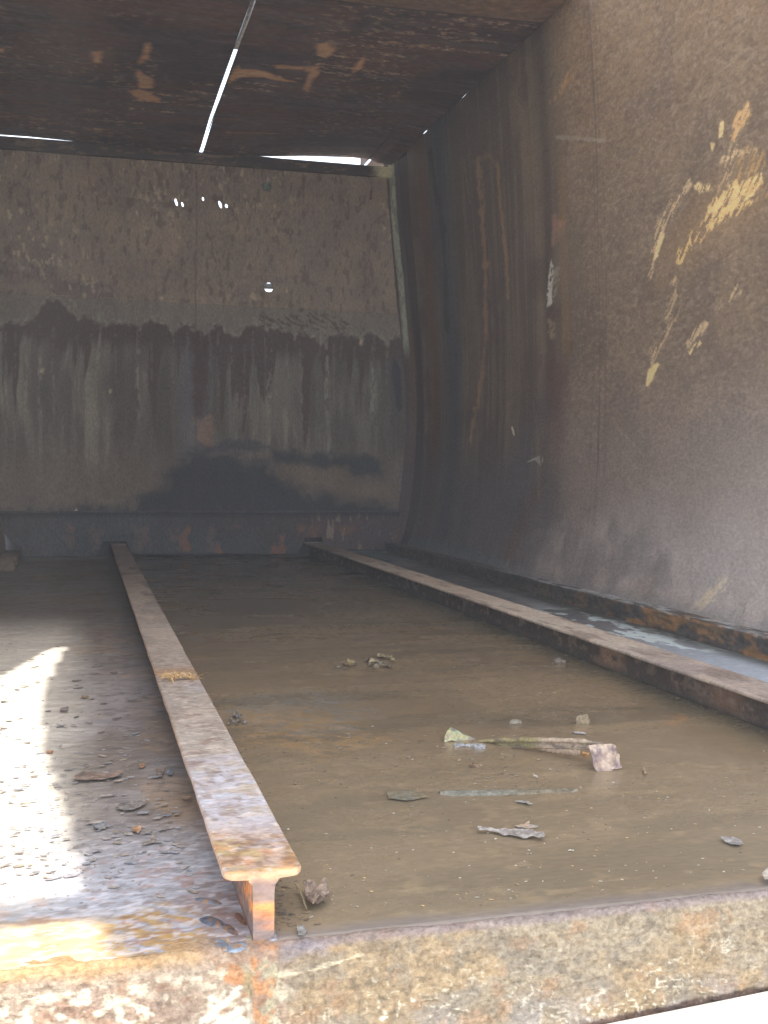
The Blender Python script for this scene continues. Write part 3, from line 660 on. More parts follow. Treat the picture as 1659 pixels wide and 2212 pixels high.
    C = np.ones(X.shape + (3,)) * srgb(126, 109, 84)
    C = mix(C, srgb(134, 116, 88), ss(.45, .65, fbm(X * 2.5, Y * 4, 1)) * .5)
    C = mix(C, srgb(100, 90, 72), ss(.5, .68, fbm(X * 2, Y * 7, 2)) * .6)
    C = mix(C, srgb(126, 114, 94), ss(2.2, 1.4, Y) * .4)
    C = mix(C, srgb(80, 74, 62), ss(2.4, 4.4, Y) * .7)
    C = mix(C, srgb(58, 56, 52), ss(4.6, 6.2, Y) * .6)  # mud darkens towards the back wall, shade painted into the colour
    C = mix(C, srgb(158, 138, 106), ss(.62, .72, fbm(X * 30, Y * 42, 4, 5)) * (.25 + .75 * ss(.45, .6, fbm(X * 2, Y * 2, 5))) * .28)
    C = mix(C, srgb(78, 80, 60), ss(1.2, 1.33, X + .03 * (fbm(X * 3, Y * 6, 5) - .5)) * .6)
    # drifts of silt and crumbs
    C = blot(C, X, Y, Fl([(480, 1540), (520, 1500), (700, 1490), (830, 1540), (780, 1590), (560, 1590)]), (122, 124, 122), .06, .04, 6, 20, .6, .56)
    C = blot(C, X, Y, Fl([(490, 1545), (700, 1540), (900, 1600), (700, 1640), (520, 1610)]), (166, 130, 78), .05, .05, 7, 12, .45, .5)
    C = blot(C, X, Y, Fl([(1440, 1545), (1475, 1545), (1480, 1560), (1440, 1570)]), (164, 116, 76), .03, .012, 7, 50, .6, .5)
    for k in range(9):
        a = Fl([(760 + 60 * k, 1430 + 37 * ((k * 5) % 9))])[0]
        C = streak(C, X, Y, [a, (a[0] + .25, a[1] - .04 + .03 * (k % 3))], (146, 126, 96), .014, .02, k, 14, .35)
    C = mix(C, srgb(112, 104, 100), ss(1.222, 1.192, Y + .02 * (fbm(X * 30, Y * 20, 3) - .5)) * .8)
    wet = .12 + .4 * ss(.4, .6, fbm(X * 3, Y * 6, 3)); wet = np.maximum(wet, ss(1.24, 1.2, Y)) 
    Z = .0012 + .0004 * (fbm(X * 9, Y * 12, 3) - .5) + .0004 * (ss(.60, .75, fbm(X * 20, Y * 26, 6)) * ss(.4, .6, fbm(X * 2, Y * 2, 5)))
    Z = Z - .004 * ss(1.190, 1.182, Y)
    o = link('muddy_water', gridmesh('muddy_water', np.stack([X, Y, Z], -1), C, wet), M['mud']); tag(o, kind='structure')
build_floor()

# ------------------------------------------------------------------ SILL (front end of the floor)
def build_sill():
    xs = np.concatenate([np.arange(-.52, -.14, .01), np.arange(-.14, 1.0, .0016), np.arange(1.0, 1.93, .01)])
    tt = np.concatenate([np.linspace(-.03, 0, 10)[:-1], np.linspace(0, .15, 96)])
    X, T = np.meshgrid(xs, tt, indexing='ij')
    Zb = np.where(T < 0, 0.0, -T); Yb = np.where(T < 0, 1.178 - T, 1.178)
    r = .006; near = (np.abs(T) < r)
    k = np.clip((T + r) / (2 * r), 0, 1); ang = k * math.pi / 2
    Yb = np.where(near, 1.178 + r - r * np.sin(ang), Yb); Zb = np.where(near, -r + r * np.cos(ang), Zb)
    lump = ridge(X * 55, T * 80, 2, 4)
    Yb = Yb - .0030 * ss(.45, .8, lump) * ss(.0, .02, T) - .004 * (fbm(X * 12, T * 16, 4) - .5) * ss(0, .02, T)
    Zb = Zb + .0016 * (fbm(X * 50, T * 60, 5) - .5) * (T < .01) + .003 * (fbm(X * 7, T * 0, 6) - .5)
    bot = .1355 - .062 * (X - .595)
    # right of the beam: ochre brown crust
    R_ = np.ones(X.shape + (3,)) * srgb(148, 134, 112)
    R_ = mix(R_, srgb(156, 130, 92), ss(.42, .64, fbm(X * 14, T * 19, 1)) * .6)
    R_ = mix(R_, srgb(126, 118, 106), ss(.50, .68, fbm(X * 26, T * 36, 2)) * .5)
    R_ = mix(R_, srgb(112, 98, 80), ss(.54, .64, fbm(X * 90, T * 120, 4)) * .5)
    R_ = mix(R_, srgb(160, 120, 84), ss(.62, .74, fbm(X * 30, T * 36, 3)) * .4)
    cr = ss(.74, .88, ridge(X * 80, T * 150, 6, 3)) * ss(.36, .56, fbm(X * 24, T * 34, 7))
    R_ = mix(R_, srgb(206, 198, 176), cr * (.15 + .8 * ss(.02, .11, T)))
    R_ = mix(R_, srgb(150, 142, 136), ss(.07, .13, T) * ss(.4, .6, fbm(X * 30, T * 30, 8)) * .6)
    R_ = mix(R_, srgb(126, 112, 116), (1 - ss(.004, .012, T)) * .6)
    R_ = mix(R_, srgb(74, 48, 40), ss(bot - .005, bot - .001, T) * .8)
    # left of the beam: pale scale broken by rust
    L_ = np.ones(X.shape + (3,)) * srgb(158, 138, 118)
    L_ = mix(L_, srgb(140, 118, 102), ss(.4, .6, fbm(X * 10, T * 16, 1)) * .7)
    L_ = mix(L_, srgb(206, 196, 172), ss(.46, .60, fbm(X * 85, T * 130, 9, 5)) * ss(.34, .54, fbm(X * 14, T * 16, 10)) * ss(.012, .035, T) * .9)
    L_ = mix(L_, srgb(150, 114, 88), ss(.56, .68, fbm(X * 50, T * 60, 12)) * .5)
    L_ = mix(L_, srgb(196, 150, 70), (1 - ss(.005, .02, T + .02 * (fbm(X * 20, T * 20, 3) - .5))) * ss(.14, .10, X) * .4)
    m = ss(.195, .235, X + .02 * (fbm(X * 30, T * 20, 5) - .5))
    C = mix(L_, R_, m)
    U, V = X, T
    def S(pts): return [(lambda p: (p[0], -p[2]))(aty(a, b, 1.178)) for a, b in pts]
    C = blot(C, U, V, S([(455, 2130), (480, 2105), (520, 2110), (530, 2150), (528, 2225), (425, 2225)]), (224, 216, 192), .02, .005, 5, 60, .9, .46)
    C = blot(C, U, V, S([(555, 2225), (560, 2140), (610, 2110), (625, 2130), (640, 2225)]), (214, 204, 176), .02, .006, 6, 60, .6, .56)
    C = blot(C, U, V, S([(470, 2090), (500, 2085), (535, 2115), (542, 2150), (520, 2140), (490, 2110)]), (186, 126, 76), .014, .004, 7, 90, .8, .54)
    C = blot(C, U, V, S([(545, 2075), (562, 2085), (570, 2140), (572, 2212), (556, 2212), (552, 2120)]), (190, 122, 66), .014, .004, 8, 90, .8, .50)
    C = blot(C, U, V, S([(528, 2090), (546, 2095), (545, 2140), (538, 2160), (525, 2130)]), (150, 140, 104), .006, .004, 9, 60, .8)
    C = streak(C, U, V, S([(536, 2155), (540, 2180), (542, 2230)]), (198, 204, 190), .0035, .003, 3, 90, .8)
    C = blot(C, U, V, S([(600, 2040), (720, 2034), (700, 2060), (610, 2075)]), (120, 116, 128), .01, .008, 3, 50, .6)
    C = streak(C, U, V, S([(600, 2105), (660, 2098), (720, 2080), (780, 2060)]), (206, 192, 160), .0018, .003, 3, 60, .7)
    Zk = Zb.copy()
    keep = None
    # ridge of weld below the beam
    Yb = Yb - .006 * np.exp(-((X - .180 - .1 * (T - .06)) / .007) ** 2) * ss(.02, .05, T)
    foot = ss(.171, .178, X + .006 * (fbm(X * 60, T * 60, 3) - .5)) * ss(.2085, .203, X + .005 * (fbm(X * 60, T * 60, 5) - .5) + .06 * T)
    Yb = Yb - .006 * foot * ss(-.004, .004, T) - .003 * foot * (fbm(X * 80, T * 50, 4) - .5)
    ft = mix(np.ones(X.shape + (3,)) * srgb(146, 118, 98), srgb(176, 124, 78), ss(.52, .62, fbm(X * 80, T * 70, 6)))
    ft = mix(ft, srgb(160, 152, 124), ss(.55, .62, fbm(X * 50, T * 40, 7)))
    C = mix(C, ft, foot * .8)
    o = link('door_sill', gridmesh('door_sill', np.stack([X, Yb, Zb], -1), C, keep=keep), M['sill'])
    tag(o, 'crusted ochre and grey steel sill at the near edge of the floor', 'sill')
    bm = bmesh.new(); box(bm, (-.52, 1.19, -.30), (1.93, 1.30, -.022))
    o = link('sill_core', mesh_from(bm, 'sill_core', (70, 60, 52)), M['steel'], smooth=False); tag(o, kind='structure')
    # pale kerb right in front of the sill
    bm = bmesh.new(); box(bm, (-1.2, .78, -.30), (2.6, 1.1725, -.136))
    me = mesh_from(bm, 'concrete_kerb', None, .006)
    for v in me.vertices: v.co.z += .062 * (v.co.x - .595)
    o = link('concrete_kerb', me, M['white']); tag(o, 'sunlit white concrete kerb just below the near sill', 'kerb')
    bm = bmesh.new(); box(bm, (-60, -60, -.32), (60, 60, -.30))
    o = link('ground', mesh_from(bm, 'ground'), M['conc'], smooth=False); tag(o, kind='structure')
build_sill()

# ------------------------------------------------------------------ BEAMS
def beam(base_x, y0, y1, width, label, paint, sil):
    """T-shaped rail: flange on a web, swept along y with slight wear"""
    hw = width / 2; ft = .0085; wt = .0118; top = .078
    def section():
        s = []
        n = 22
        for i in range(n + 1):                                 # top, left to right
            s.append((-hw + .002 + (2 * hw - .004) * i / n, top))
        s += [(hw, top - .002), (hw, top - ft + .002), (hw - .002, top - ft)]
        s += [(wt + .012, top - ft - .001), (wt + .005, top - ft - .003), (wt + .001, top - ft - .008)]
        for i in range(9): s.append((wt, top - ft - .012 - (top - ft - .012) * (i + 1) / 9))
        s += [(-wt, 0 + (top - ft - .012) * i / 9) for i in range(9)]
        s += [(-wt - .001, top - ft - .008), (-wt - .005, top - ft - .003), (-wt - .012, top - ft - .001)]
        s += [(-hw + .002, top - ft), (-hw, top - ft + .002), (-hw, top - .002)]
        return np.array(s)
    S = section(); ns = len(S)
    ys = geo_space(y0 + .012, y1, .0024)
    front = y0 + np.array([0, .0006, .0018, .0035, .006, .009])
    ys = np.concatenate([front, ys])
    n = len(ys)
    P = np.zeros((n, ns, 3))
    for i, y in enumerate(ys):
        a = max(0, 1 - (y - y0) / .010)                          # round the flange corners in plan
        shr = .010 * (1 - math.sqrt(max(0, 1 - a * a)))
        x = S[:, 0].copy(); z = S[:, 1].copy()
        far_ = np.abs(x) > wt + .006
        x = np.where(far_, np.sign(x) * np.maximum(np.abs(x) - shr, wt + .004), x)
        e = .0018 * max(0, 1 - (y - y0) / .003)
        z = np.where(z > top - .003, z - e, z)
        P[i, :, 0] = base_x + x; P[i, :, 1] = y; P[i, :, 2] = z
    Xn = P[..., 0]; Yn = P[..., 1]; Zn = P[..., 2]
    P[..., 0] += .0016 * (fbm(Yn * 9, Zn * 30, 3) - .5) * (np.abs(Xn - base_x) > hw - .006) * 2
    P[..., 2] += .0014 * (fbm(Xn * 40, Yn * 16, 4) - .5) * (Zn > .06)
    U = Xn - base_x
    C = paint(Xn, Yn, Zn, U)
    idx = np.arange(n * ns).reshape(n, ns)
    nxt = np.roll(idx, -1, axis=1)
    q = np.stack([idx[:-1], nxt[:-1], nxt[1:], idx[1:]], -1).reshape(-1, 4)[:, ::-1]
    verts = P.reshape(-1, 3)
    me = bpy.data.meshes.new('beam_body')
    faces = q.tolist()
    # end cap: stitched as quads between mirrored halves
    cap = idx[0].tolist()
    faces.append(cap)
    me.from_pydata(verts.tolist(), [], faces)
    setcol(me, C.reshape(-1, 3))
    t = empty('steel_rail', (base_x, y0, 0), label, 'steel rail')
    o = link('rail_body', me, M['beam'], t)
    me.polygons[len(faces) - 1].use_smooth = False
    return t
def paint_left(X, Y, Z, U):
    top = ss(.072, .077, Z)
    C = np.ones(X.shape + (3,)) * srgb(160, 150, 140)
    C = mix(C, srgb(172, 158, 144), ss(.4, .62, fbm(X * 12, Y * 5, 1)) * .7)
    C = mix(C, srgb(142, 128, 118), ss(.5, .66, fbm(X * 18, Y * 9, 2)) * .6)
    C = mix(C, srgb(172, 168, 178), ss(.50, .62, fbm(X * 6, Y * 9, 3)) * ss(3.0, 1.8, Y) * .6)
    C = mix(C, srgb(178, 180, 190), (1 - ss(.0, .24, np.abs(Y - 1.52))) * ss(.42, .58, fbm(X * 50, Y * 50, 4)) * .8)
    fr = ss(1.365, 1.29, Y + .04 * (fbm(X * 20, Y * 20, 5) - .5))
    C = mix(C, srgb(172, 138, 108), fr * .72)
    C = mix(C, srgb(160, 138, 84), fr * ss(.5, .62, fbm(X * 38, Y * 40, 6)) * .7)
    C = mix(C, srgb(178, 124, 78), fr * ss(.58, .68, fbm(X * 50, Y * 40, 7)) * .6)
    C = mix(C, srgb(160, 160, 172), fr * ss(.6, .7, fbm(X * 30, Y * 40, 8)) * .6)
    C = mix(C, srgb(196, 150, 100), ss(1.205, 1.195, Y) * .7)
    C = mix(C, srgb(160, 118, 74), (1 - ss(.0, .10, np.abs(Y - 2.42))) * ss(.40, .55, fbm(X * 20, Y * 12, 9)) * .7)
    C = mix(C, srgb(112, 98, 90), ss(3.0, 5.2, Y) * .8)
    C = mix(C, srgb(80, 72, 70), ss(.55, .65, fbm(X * 9, Y * 3.3, 10)) * ss(3.2, 4, Y) * .6)
    C = mix(C, srgb(130, 106, 92), ss(.60, .68, fbm(X * 75, Y * 60, 11, 4)) * ss(3.4, 2.0, Y) * .6)
    C = mix(C, srgb(198, 184, 172), ss(.60, .70, fbm(X * 60, Y * 90, 12, 4)) * ss(3.4, 2.0, Y) * .5)
    C = mix(C, srgb(120, 88, 58), fr * ss(.55, .62, fbm(X * 90, Y * 80, 13, 4)) * .6)
    e = (np.abs(U) > .043) | ((Z < .0765) & (Z > .066))
    C = np.where(e[..., None], mix(C, srgb(176, 142, 116), np.full(X.shape, .55)), C)
    web = (Z < .066)
    w = np.ones(X.shape + (3,)) * srgb(136, 112, 96)
    w = mix(w, srgb(116, 98, 98), ss(.45, .6, fbm(Y * 30, Z * 40, 1)) * .7)
    w = mix(w, srgb(206, 128, 58), ss(.50, .58, fbm(Y * 30 + X * 90, Z * 60, 2)) * ss(1.5, 1.22, Y) * .85)
    w = mix(w, srgb(112, 96, 92), ss(.52, .60, fbm(Y * 30 + X * 120, Z * 90, 12)) * .6)
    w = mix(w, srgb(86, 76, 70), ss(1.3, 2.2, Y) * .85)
    w = mix(w, srgb(96, 92, 100), ss(.03, .0, Z) * .5)
    return np.where(web[..., None], w, C)
def paint_right(X, Y, Z, U):
    C = np.ones(X.shape + (3,)) * srgb(182, 170, 156)
    C = mix(C, srgb(184, 164, 146), ss(.4, .62, fbm(X * 12, Y * 4, 1)) * .6)
    C = mix(C, srgb(146, 134, 130), ss(2.9, 2.2, Y) * ss(.4, .6, fbm(X * 8, Y * 5, 2)) * .8)
    C = mix(C, srgb(124, 106, 94), ss(.56, .68, fbm(X * 30, Y * 7, 3)) * .6)
    C = mix(C, srgb(198, 190, 176), (1 - ss(0, .25, np.abs(Y - 3.25))) * ss(.55, .65, fbm(X * 40, Y * 24, 4)) * .8)
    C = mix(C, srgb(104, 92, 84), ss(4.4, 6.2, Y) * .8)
    web = Z < .066
    w = np.ones(X.shape + (3,)) * srgb(84, 72, 66)
    w = mix(w, srgb(118, 98, 86), ss(.52, .66, fbm(Y * 6, Z * 30, 1)) * ss(4.2, 3.2, Y) * .8)
    w = mix(w, srgb(168, 132, 104), (1 - ss(.03, .11, np.abs(Y - 2.62))) * ss(.35, .5, fbm(Y * 20, Z * 60, 6)) * .8)
    w = mix(w, srgb(148, 112, 88), (1 - ss(.02, .10, np.abs(Y - 2.08))) * .6)
    w = mix(w, srgb(150, 134, 118), ss(.6, .68, fbm(Y * 30, Z * 60, 3)) * .5)
    w = mix(w, srgb(62, 60, 58), ss(.022, .0, Z + .012 * (fbm(Y * 12, Z * 9, 4) - .5)) * .8)
    return np.where(web[..., None], w, C)
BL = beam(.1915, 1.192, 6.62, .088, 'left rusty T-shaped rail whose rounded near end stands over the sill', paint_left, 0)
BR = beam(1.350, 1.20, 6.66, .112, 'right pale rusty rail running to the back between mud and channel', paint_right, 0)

# weld beads at the foot of the left rail
def bead(px, py, L_, w_, ang, z, rgb):
    c = atz(px, py, z)
    bm = bmesh.new(); nu, nv = 28, 14; V = []
    for i in range(nu + 1):
        u = i / nu * 2 - 1; row = []
        r = math.sqrt(max(0, 1 - abs(u) ** 2.6))
        for j in range(nv + 1):
            a = math.pi * j / nv
            rip = 1 + .025 * math.sin(u * 16 + math.cos(a) * 2)
            x = math.cos(a) * w_ * r * rip; zz = math.sin(a) * w_ * .42 * r * rip; y = u * L_ + .25 * w_ * (math.cos(a) ** 2)
            X = x * math.cos(ang) - y * math.sin(ang); Y = x * math.sin(ang) + y * math.cos(ang)
            row.append(bm.verts.new((c[0] + X, c[1] + Y, z - .001 + zz)))
        V.append(row)
    for i in range(nu):
        for j in range(nv): bm.faces.new((V[i][j], V[i + 1][j], V[i + 1][j + 1], V[i][j + 1]))
    bmesh.ops.remove_doubles(bm, verts=bm.verts[:], dist=.0002)
    me = mesh_from(bm, 'weld_bead')
    n = len(me.vertices); co = np.array([v.co[:] for v in me.vertices])
    C = np.tile(srgb(*rgb), (n, 1)); C = mix(C, srgb(176, 128, 70), ss(.5, .65, fbm(co[:, 0] * 150, co[:, 1] * 150, 3)) * .7)
    setcol(me, C)
    link('weld_bead', me, M['weld'], BL)
bead(449, 1948, .021, .0085, .85, .000, (118, 126, 140))
bead(459, 1992, .019, .010, .55, .000, (92, 102, 120))
bead(476, 2040, .020, .0085, .35, -.001, (132, 146, 162))
bead(511, 2046, .015, .0095, -.8, -.001, (136, 148, 162))
bead(497, 2008, .020, .006, .3, .000, (104, 96, 98))
bead(520, 1985, .022, .005, .15, .000, (128, 92, 76))


# ------------------------------------------------------------------ LEDGE ANGLES along the right wall
def angle_seg(y0, y1, xe, zt, par, rgb_face, seed, z0=.010):
    ys = geo_space(y0, y1, .003); tt = np.linspace(0, 1, 30)
    Y, T = np.meshgrid(ys, tt, indexing='ij')
    k = .55
    X = np.where(T < k, xe + .002 * np.sin(T * 9), xe + (prof(zt, Y) + .004 - xe) * (T - k) / (1 - k))
    Z = np.where(T < k, z0 + (zt - z0) * T / k, zt + .0005)
    X = X + .003 * (fbm(Y * 6, T * 6, seed) - .5) ; Z = Z + .004 * (fbm(Y * 4, T * 2, seed + 1) - .5) * (T > .4)
    C = np.ones(X.shape + (3,)) * srgb(74, 68, 64)
    C = mix(C, srgb(*rgb_face), ss(.42, .58, fbm(Y * 9, T * 2.5, seed + 2)) * (T < k) * ss(4.6, 3.4, Y) * .85)
    C = mix(C, srgb(58, 64, 60), ss(.5, .62, fbm(Y * 7, T * 5, seed + 4)) * .6 * (T < k))
    C = mix(C, srgb(150, 156, 158), (T >= k - .02) * ss(.35, .6, fbm(Y * 10, T * 6, seed + 3)) * ss(5.2, 3.6, Y) * .9)
    C = mix(C, srgb(176, 150, 128), (T >= k - .05) * ss(.6, .7, fbm(Y * 20, T * 6, seed + 5)) * ss(4, 3, Y) * .6)
    P = np.stack([X, Y, Z], -1)
    link('angle_segment', gridmesh('angle_segment', P, C, .6 + 0 * X), M['angle'], par)
    # end face towards the mouth
    bm = bmesh.new(); xr = float(prof(zt, y0)) + .004
    v = [bm.verts.new(p) for p in ((xe, y0, z0), (xr, y0, z0), (xr, y0, zt), (xe, y0, zt))]; bm.faces.new(v)
    link('end_face', mesh_from(bm, 'end_face', (110, 90, 76)), M['angle'], par, smooth=False)
LA = empty('base_angle', (1.83, 3.9, .01), 'low rusty angle ledge along the foot of the right wall', 'steel angle')
angle_seg(1.20, 3.40, 1.793, .0775, LA, (150, 108, 62), 2)
angle_seg(3.402, 6.50, 1.803, .0735, LA, (112, 84, 60), 5)
bm = bmesh.new(); box(bm, (-.52, 1.2, .002), (-.34, 6.5, .055))
o = link('base_angle', mesh_from(bm, 'base_angle', (104, 88, 74), .004), M['angle'])
# keep it behind the picture's left border except at the far end
tag(o, 'low ledge at the far lower left corner by the back wall', 'steel angle')
o.scale = (1, .14, 1); o.location.y = 6.14
# loose flat plate in the channel
def sheet(name, pts, z0, rgb, label=None, cat=None, group=None, curl=.0, thick=.0012, sub=3, noise=.001, parent=None, mat='chip', seed=0, zfun=None, rgb2=None, kind=None, world=False):
    """thin irregular piece; outline given as it lies on the height z0"""
    P = [np.array([p[0], p[1], z0]) if world else atz(p[0], p[1], z0) for p in pts]
    bm = bmesh.new(); vs = [bm.verts.new(p) for p in P]; f = bm.faces.new(vs)
    bmesh.ops.triangulate(bm, faces=bm.faces[:])
    bmesh.ops.subdivide_edges(bm, edges=bm.edges[:], cuts=sub, use_grid_fill=True)
    bmesh.ops.triangulate(bm, faces=bm.faces[:])
    co = np.array([v.co[:] for v in bm.verts]); c = co.mean(0); size = max(np.ptp(co[:, 0]), np.ptp(co[:, 1]))
    d = np.hypot(co[:, 0] - c[0], co[:, 1] - c[1]) / (size / 2 + 1e-9)
    dz = curl * size * d ** 2 + noise * (fbm(co[:, 0] * 120 + seed, co[:, 1] * 120, seed) - .3) * 2
    jx = (fbm(co[:, 0] * 200, co[:, 1] * 200, seed + 2) - .5) * size * .05
    for v, q, j in zip(bm.verts, dz, jx):
        v.co.z += q + (zfun(v.co.x, v.co.y) if zfun else 0); v.co.x += j; v.co.y += j
    r = bmesh.ops.extrude_face_region(bm, geom=bm.faces[:])
    for g in r['geom']:
        if isinstance(g, bmesh.types.BMVert): g.co.z += thick
    me = mesh_from(bm, name)
    co = np.array([v.co[:] for v in me.vertices])
    C = np.tile(srgb(*rgb), (len(co), 1))
    if rgb2: C = mix(C, srgb(*rgb2), ss(.42, .6, fbm(co[:, 0] * 90 + seed, co[:, 1] * 90, seed + 1)))
    setcol(me, C)
    o = link(name, me, M[mat], parent, smooth=False)
    if parent is None: tag(o, label, cat, group, kind)
    return o
CE = lambda x, y: (905.2 + .2976 * x, 1508.6 + .2976 * y)
sheet('loose_plate', [(738, 1188), (790, 1186), (882, 1209), (838, 1213)], .016, (96, 108, 112), 'flat grey steel plate lying at the far end of the right channel', 'steel plate', mat='floor', thick=.006, noise=.0004)

# ---- bent metal strip lying in the mud
def scrap():
    yR = atz(*CE(1340, 532), 0)[1]; yL = atz(*CE(250, 318), 0.0)[1]
    t = empty('scrap_strip', tuple(atz(*CE(800, 400), 0)), 'long bent metal strip with green painted left end, curled right end', 'scrap metal')
    def flat(pts, name, rgb, rgb2, th=.0016, seed=1, green=False):
        bm = bmesh.new(); vs = [bm.verts.new(aty(*CE(x, y), yy)) for x, y, yy in pts]; bm.faces.new(vs)
        bmesh.ops.triangulate(bm, faces=bm.faces[:])
        bmesh.ops.subdivide_edges(bm, edges=bm.edges[:], cuts=4, use_grid_fill=True)
        bmesh.ops.triangulate(bm, faces=bm.faces[:])
        for v in bm.verts:
            v.co.y += .006 * (float(fbm(v.co.x * 40, v.co.z * 40, seed)) - .5); v.co.z += .003 * (float(fbm(v.co.x * 60, v.co.z * 60, seed + 3)) - .5)
        r = bmesh.ops.extrude_face_region(bm, geom=bm.faces[:])
        for g in r['geom']:
            if isinstance(g, bmesh.types.BMVert): g.co.y += th
        me = mesh_from(bm, name); co = np.array([v.co[:] for v in me.vertices])
        C = np.tile(srgb(*rgb), (len(co), 1)); C = mix(C, srgb(*rgb2), ss(.42, .58, fbm(co[:, 0] * 60, co[:, 2] * 90 + 3, seed + 1)))
        C = mix(C, srgb(112, 96, 106), ss(.58, .66, fbm(co[:, 0] * 90, co[:, 2] * 90, seed + 5)) * .7)
        setcol(me, C); link(name, me, M['chip'], t, smooth=False)
    flat([(185, 314, yL), (188, 275, yL + .004), (208, 232, yL + .008), (300, 256, yL + .008), (400, 292, yL + .006), (470, 318, yL + .002), (400, 332, yL), (330, 334, yL), (245, 306, yL)], 'fan_end', (146, 158, 128), (170, 166, 124), seed=2)
    flat([(210, 236, yL + .012), (230, 207, yL + .014), (330, 262, yL + .014), (440, 305, yL + .012), (310, 270, yL + .012)], 'folded_edge', (158, 168, 112), (140, 156, 130), seed=4)
    flat([(1232, 345, yR + .02), (1290, 334, yR + .025), (1400, 330, yR + .025), (1428, 345, yR + .02), (1440, 400, yR + .008), (1460, 412, yR + .006), (1455, 450, yR + .003), (1473, 508, yR), (1405, 516, yR), (1398, 532, yR - .002), (1295, 530, yR - .002), (1272, 505, yR), (1262, 440, yR + .006)], 'curled_end', (180, 160, 142), (160, 138, 122), seed=6)
    # rolled middle part
    A = aty(*CE(390, 326), yL); D = aty(*CE(1330, 338), yR + .025)
    n = 60; m = 12; bm = bmesh.new(); V = []
    for i in range(n + 1):
        s = i / n; c = A + (D - A) * s
        yy = 326 + 12 * s - 10 * math.sin(s * math.pi)
        c = aty(*CE(390 + 940 * s, yy), A[1] + (D[1] - A[1]) * s)
        r = .0095 * (.55 + .45 * math.sin(min(1, s * 3.2) * math.pi / 2)) * (1 - .45 * ss(.85, 1, s)); row = []
        for j in range(m):
            a = -.9 * math.pi + 1.6 * math.pi * j / (m - 1) + .5
            rr = r * (1 + .12 * (random.random() - .5))
            row.append(bm.verts.new((c[0], c[1] + math.cos(a) * rr, c[2] + math.sin(a) * rr)))
        V.append(row)
    for i in range(n):
        for j in range(m - 1): bm.faces.new((V[i][j], V[i + 1][j], V[i + 1][j + 1], V[i][j + 1]))
    me = mesh_from(bm, 'rolled_strip'); co = np.array([v.co[:] for v in me.vertices]); s = (co[:, 0] - A[0]) / (D[0] - A[0])
    C = np.tile(srgb(150, 138, 96), (len(co), 1)); C = mix(C, srgb(184, 164, 142), ss(.5, .58, s)); C = mix(C, srgb(108, 94, 90), ss(.52, .62, fbm(co[:, 0] * 50, co[:, 2] * 200, 4)) * .8)
    setcol(me, C); o = link('rolled_strip', me, M['chip'], t); sm = o.modifiers.new('s', 'SOLIDIFY'); sm.thickness = .001
    # thin lower lip that peels away and the crusty bits it rests on
    V = []; bm = bmesh.new()
    for i in range(31):
        s = i / 30; c = aty(*CE(870 + 300 * s, 372 + 38 * s), A[1] + (D[1] - A[1]) * (.5 + .35 * s))
        w = .004 + .005 * s
        V.append([bm.verts.new((c[0], c[1], c[2] + w * k + .0008 * math.sin(i * 1.7 + k))) for k in (-.3, .3, 1)])
    for i in range(30):
        for j in range(2): bm.faces.new((V[i][j], V[i + 1][j], V[i + 1][j + 1], V[i][j + 1]))
    o = link('peeled_lip', mesh_from(bm, 'peeled_lip', (172, 150, 128)), M['chip'], t); sm = o.modifiers.new('s', 'SOLIDIFY'); sm.thickness = .0008
    for px, py, r, c in ((290, 342, .007, (164, 164, 166)), (400, 340, .006, (160, 156, 150)), (440, 352, .009, (164, 164, 168)), (1190, 405, .008, (196, 150, 96)), (360, 344, .005, (170, 170, 172))):
        lump('rust_crumb', atz(*CE(px, py), .003), (r * 1.5, r, r * .7), c, parent=t)
def lump(name, c, r, rgb, parent=None, label=None, cat=None, group=None, seed=None, rgb2=None):
    bm = bmesh.new(); bmesh.ops.create_icosphere(bm, subdivisions=3, radius=1)
    s = seed if seed is not None else random.randint(0, 50)
    co = np.array([v.co[:] for v in bm.verts])
    k = 1 + .9 * (fbm(co[:, 0] * 1.7 + s, co[:, 1] * 1.7 + co[:, 2] * 1.3, s) - .5) + .35 * (fbm(co[:, 0] * 5 + s, co[:, 1] * 5 + co[:, 2] * 4, s + 3) - .5)
    for v, q in zip(bm.verts, k):
        v.co *= q; v.co.x *= r[0]; v.co.y *= r[1]; v.co.z *= r[2]; v.co += Vector(c)
    me = mesh_from(bm, name); co = np.array([v.co[:] for v in me.vertices])
    C = np.tile(srgb(*rgb), (len(co), 1)); C = mix(C, srgb(*(rgb2 or tuple(int(q * .6) for q in rgb))), ss(.5, .62, fbm(co[:, 0] * 150, co[:, 1] * 150 + co[:, 2] * 90, s)) * .7)
    setcol(me, C); o = link(name, me, M['chip'], parent, smooth=False)
    if parent is None: tag(o, label, cat, group)
    return o
scrap()

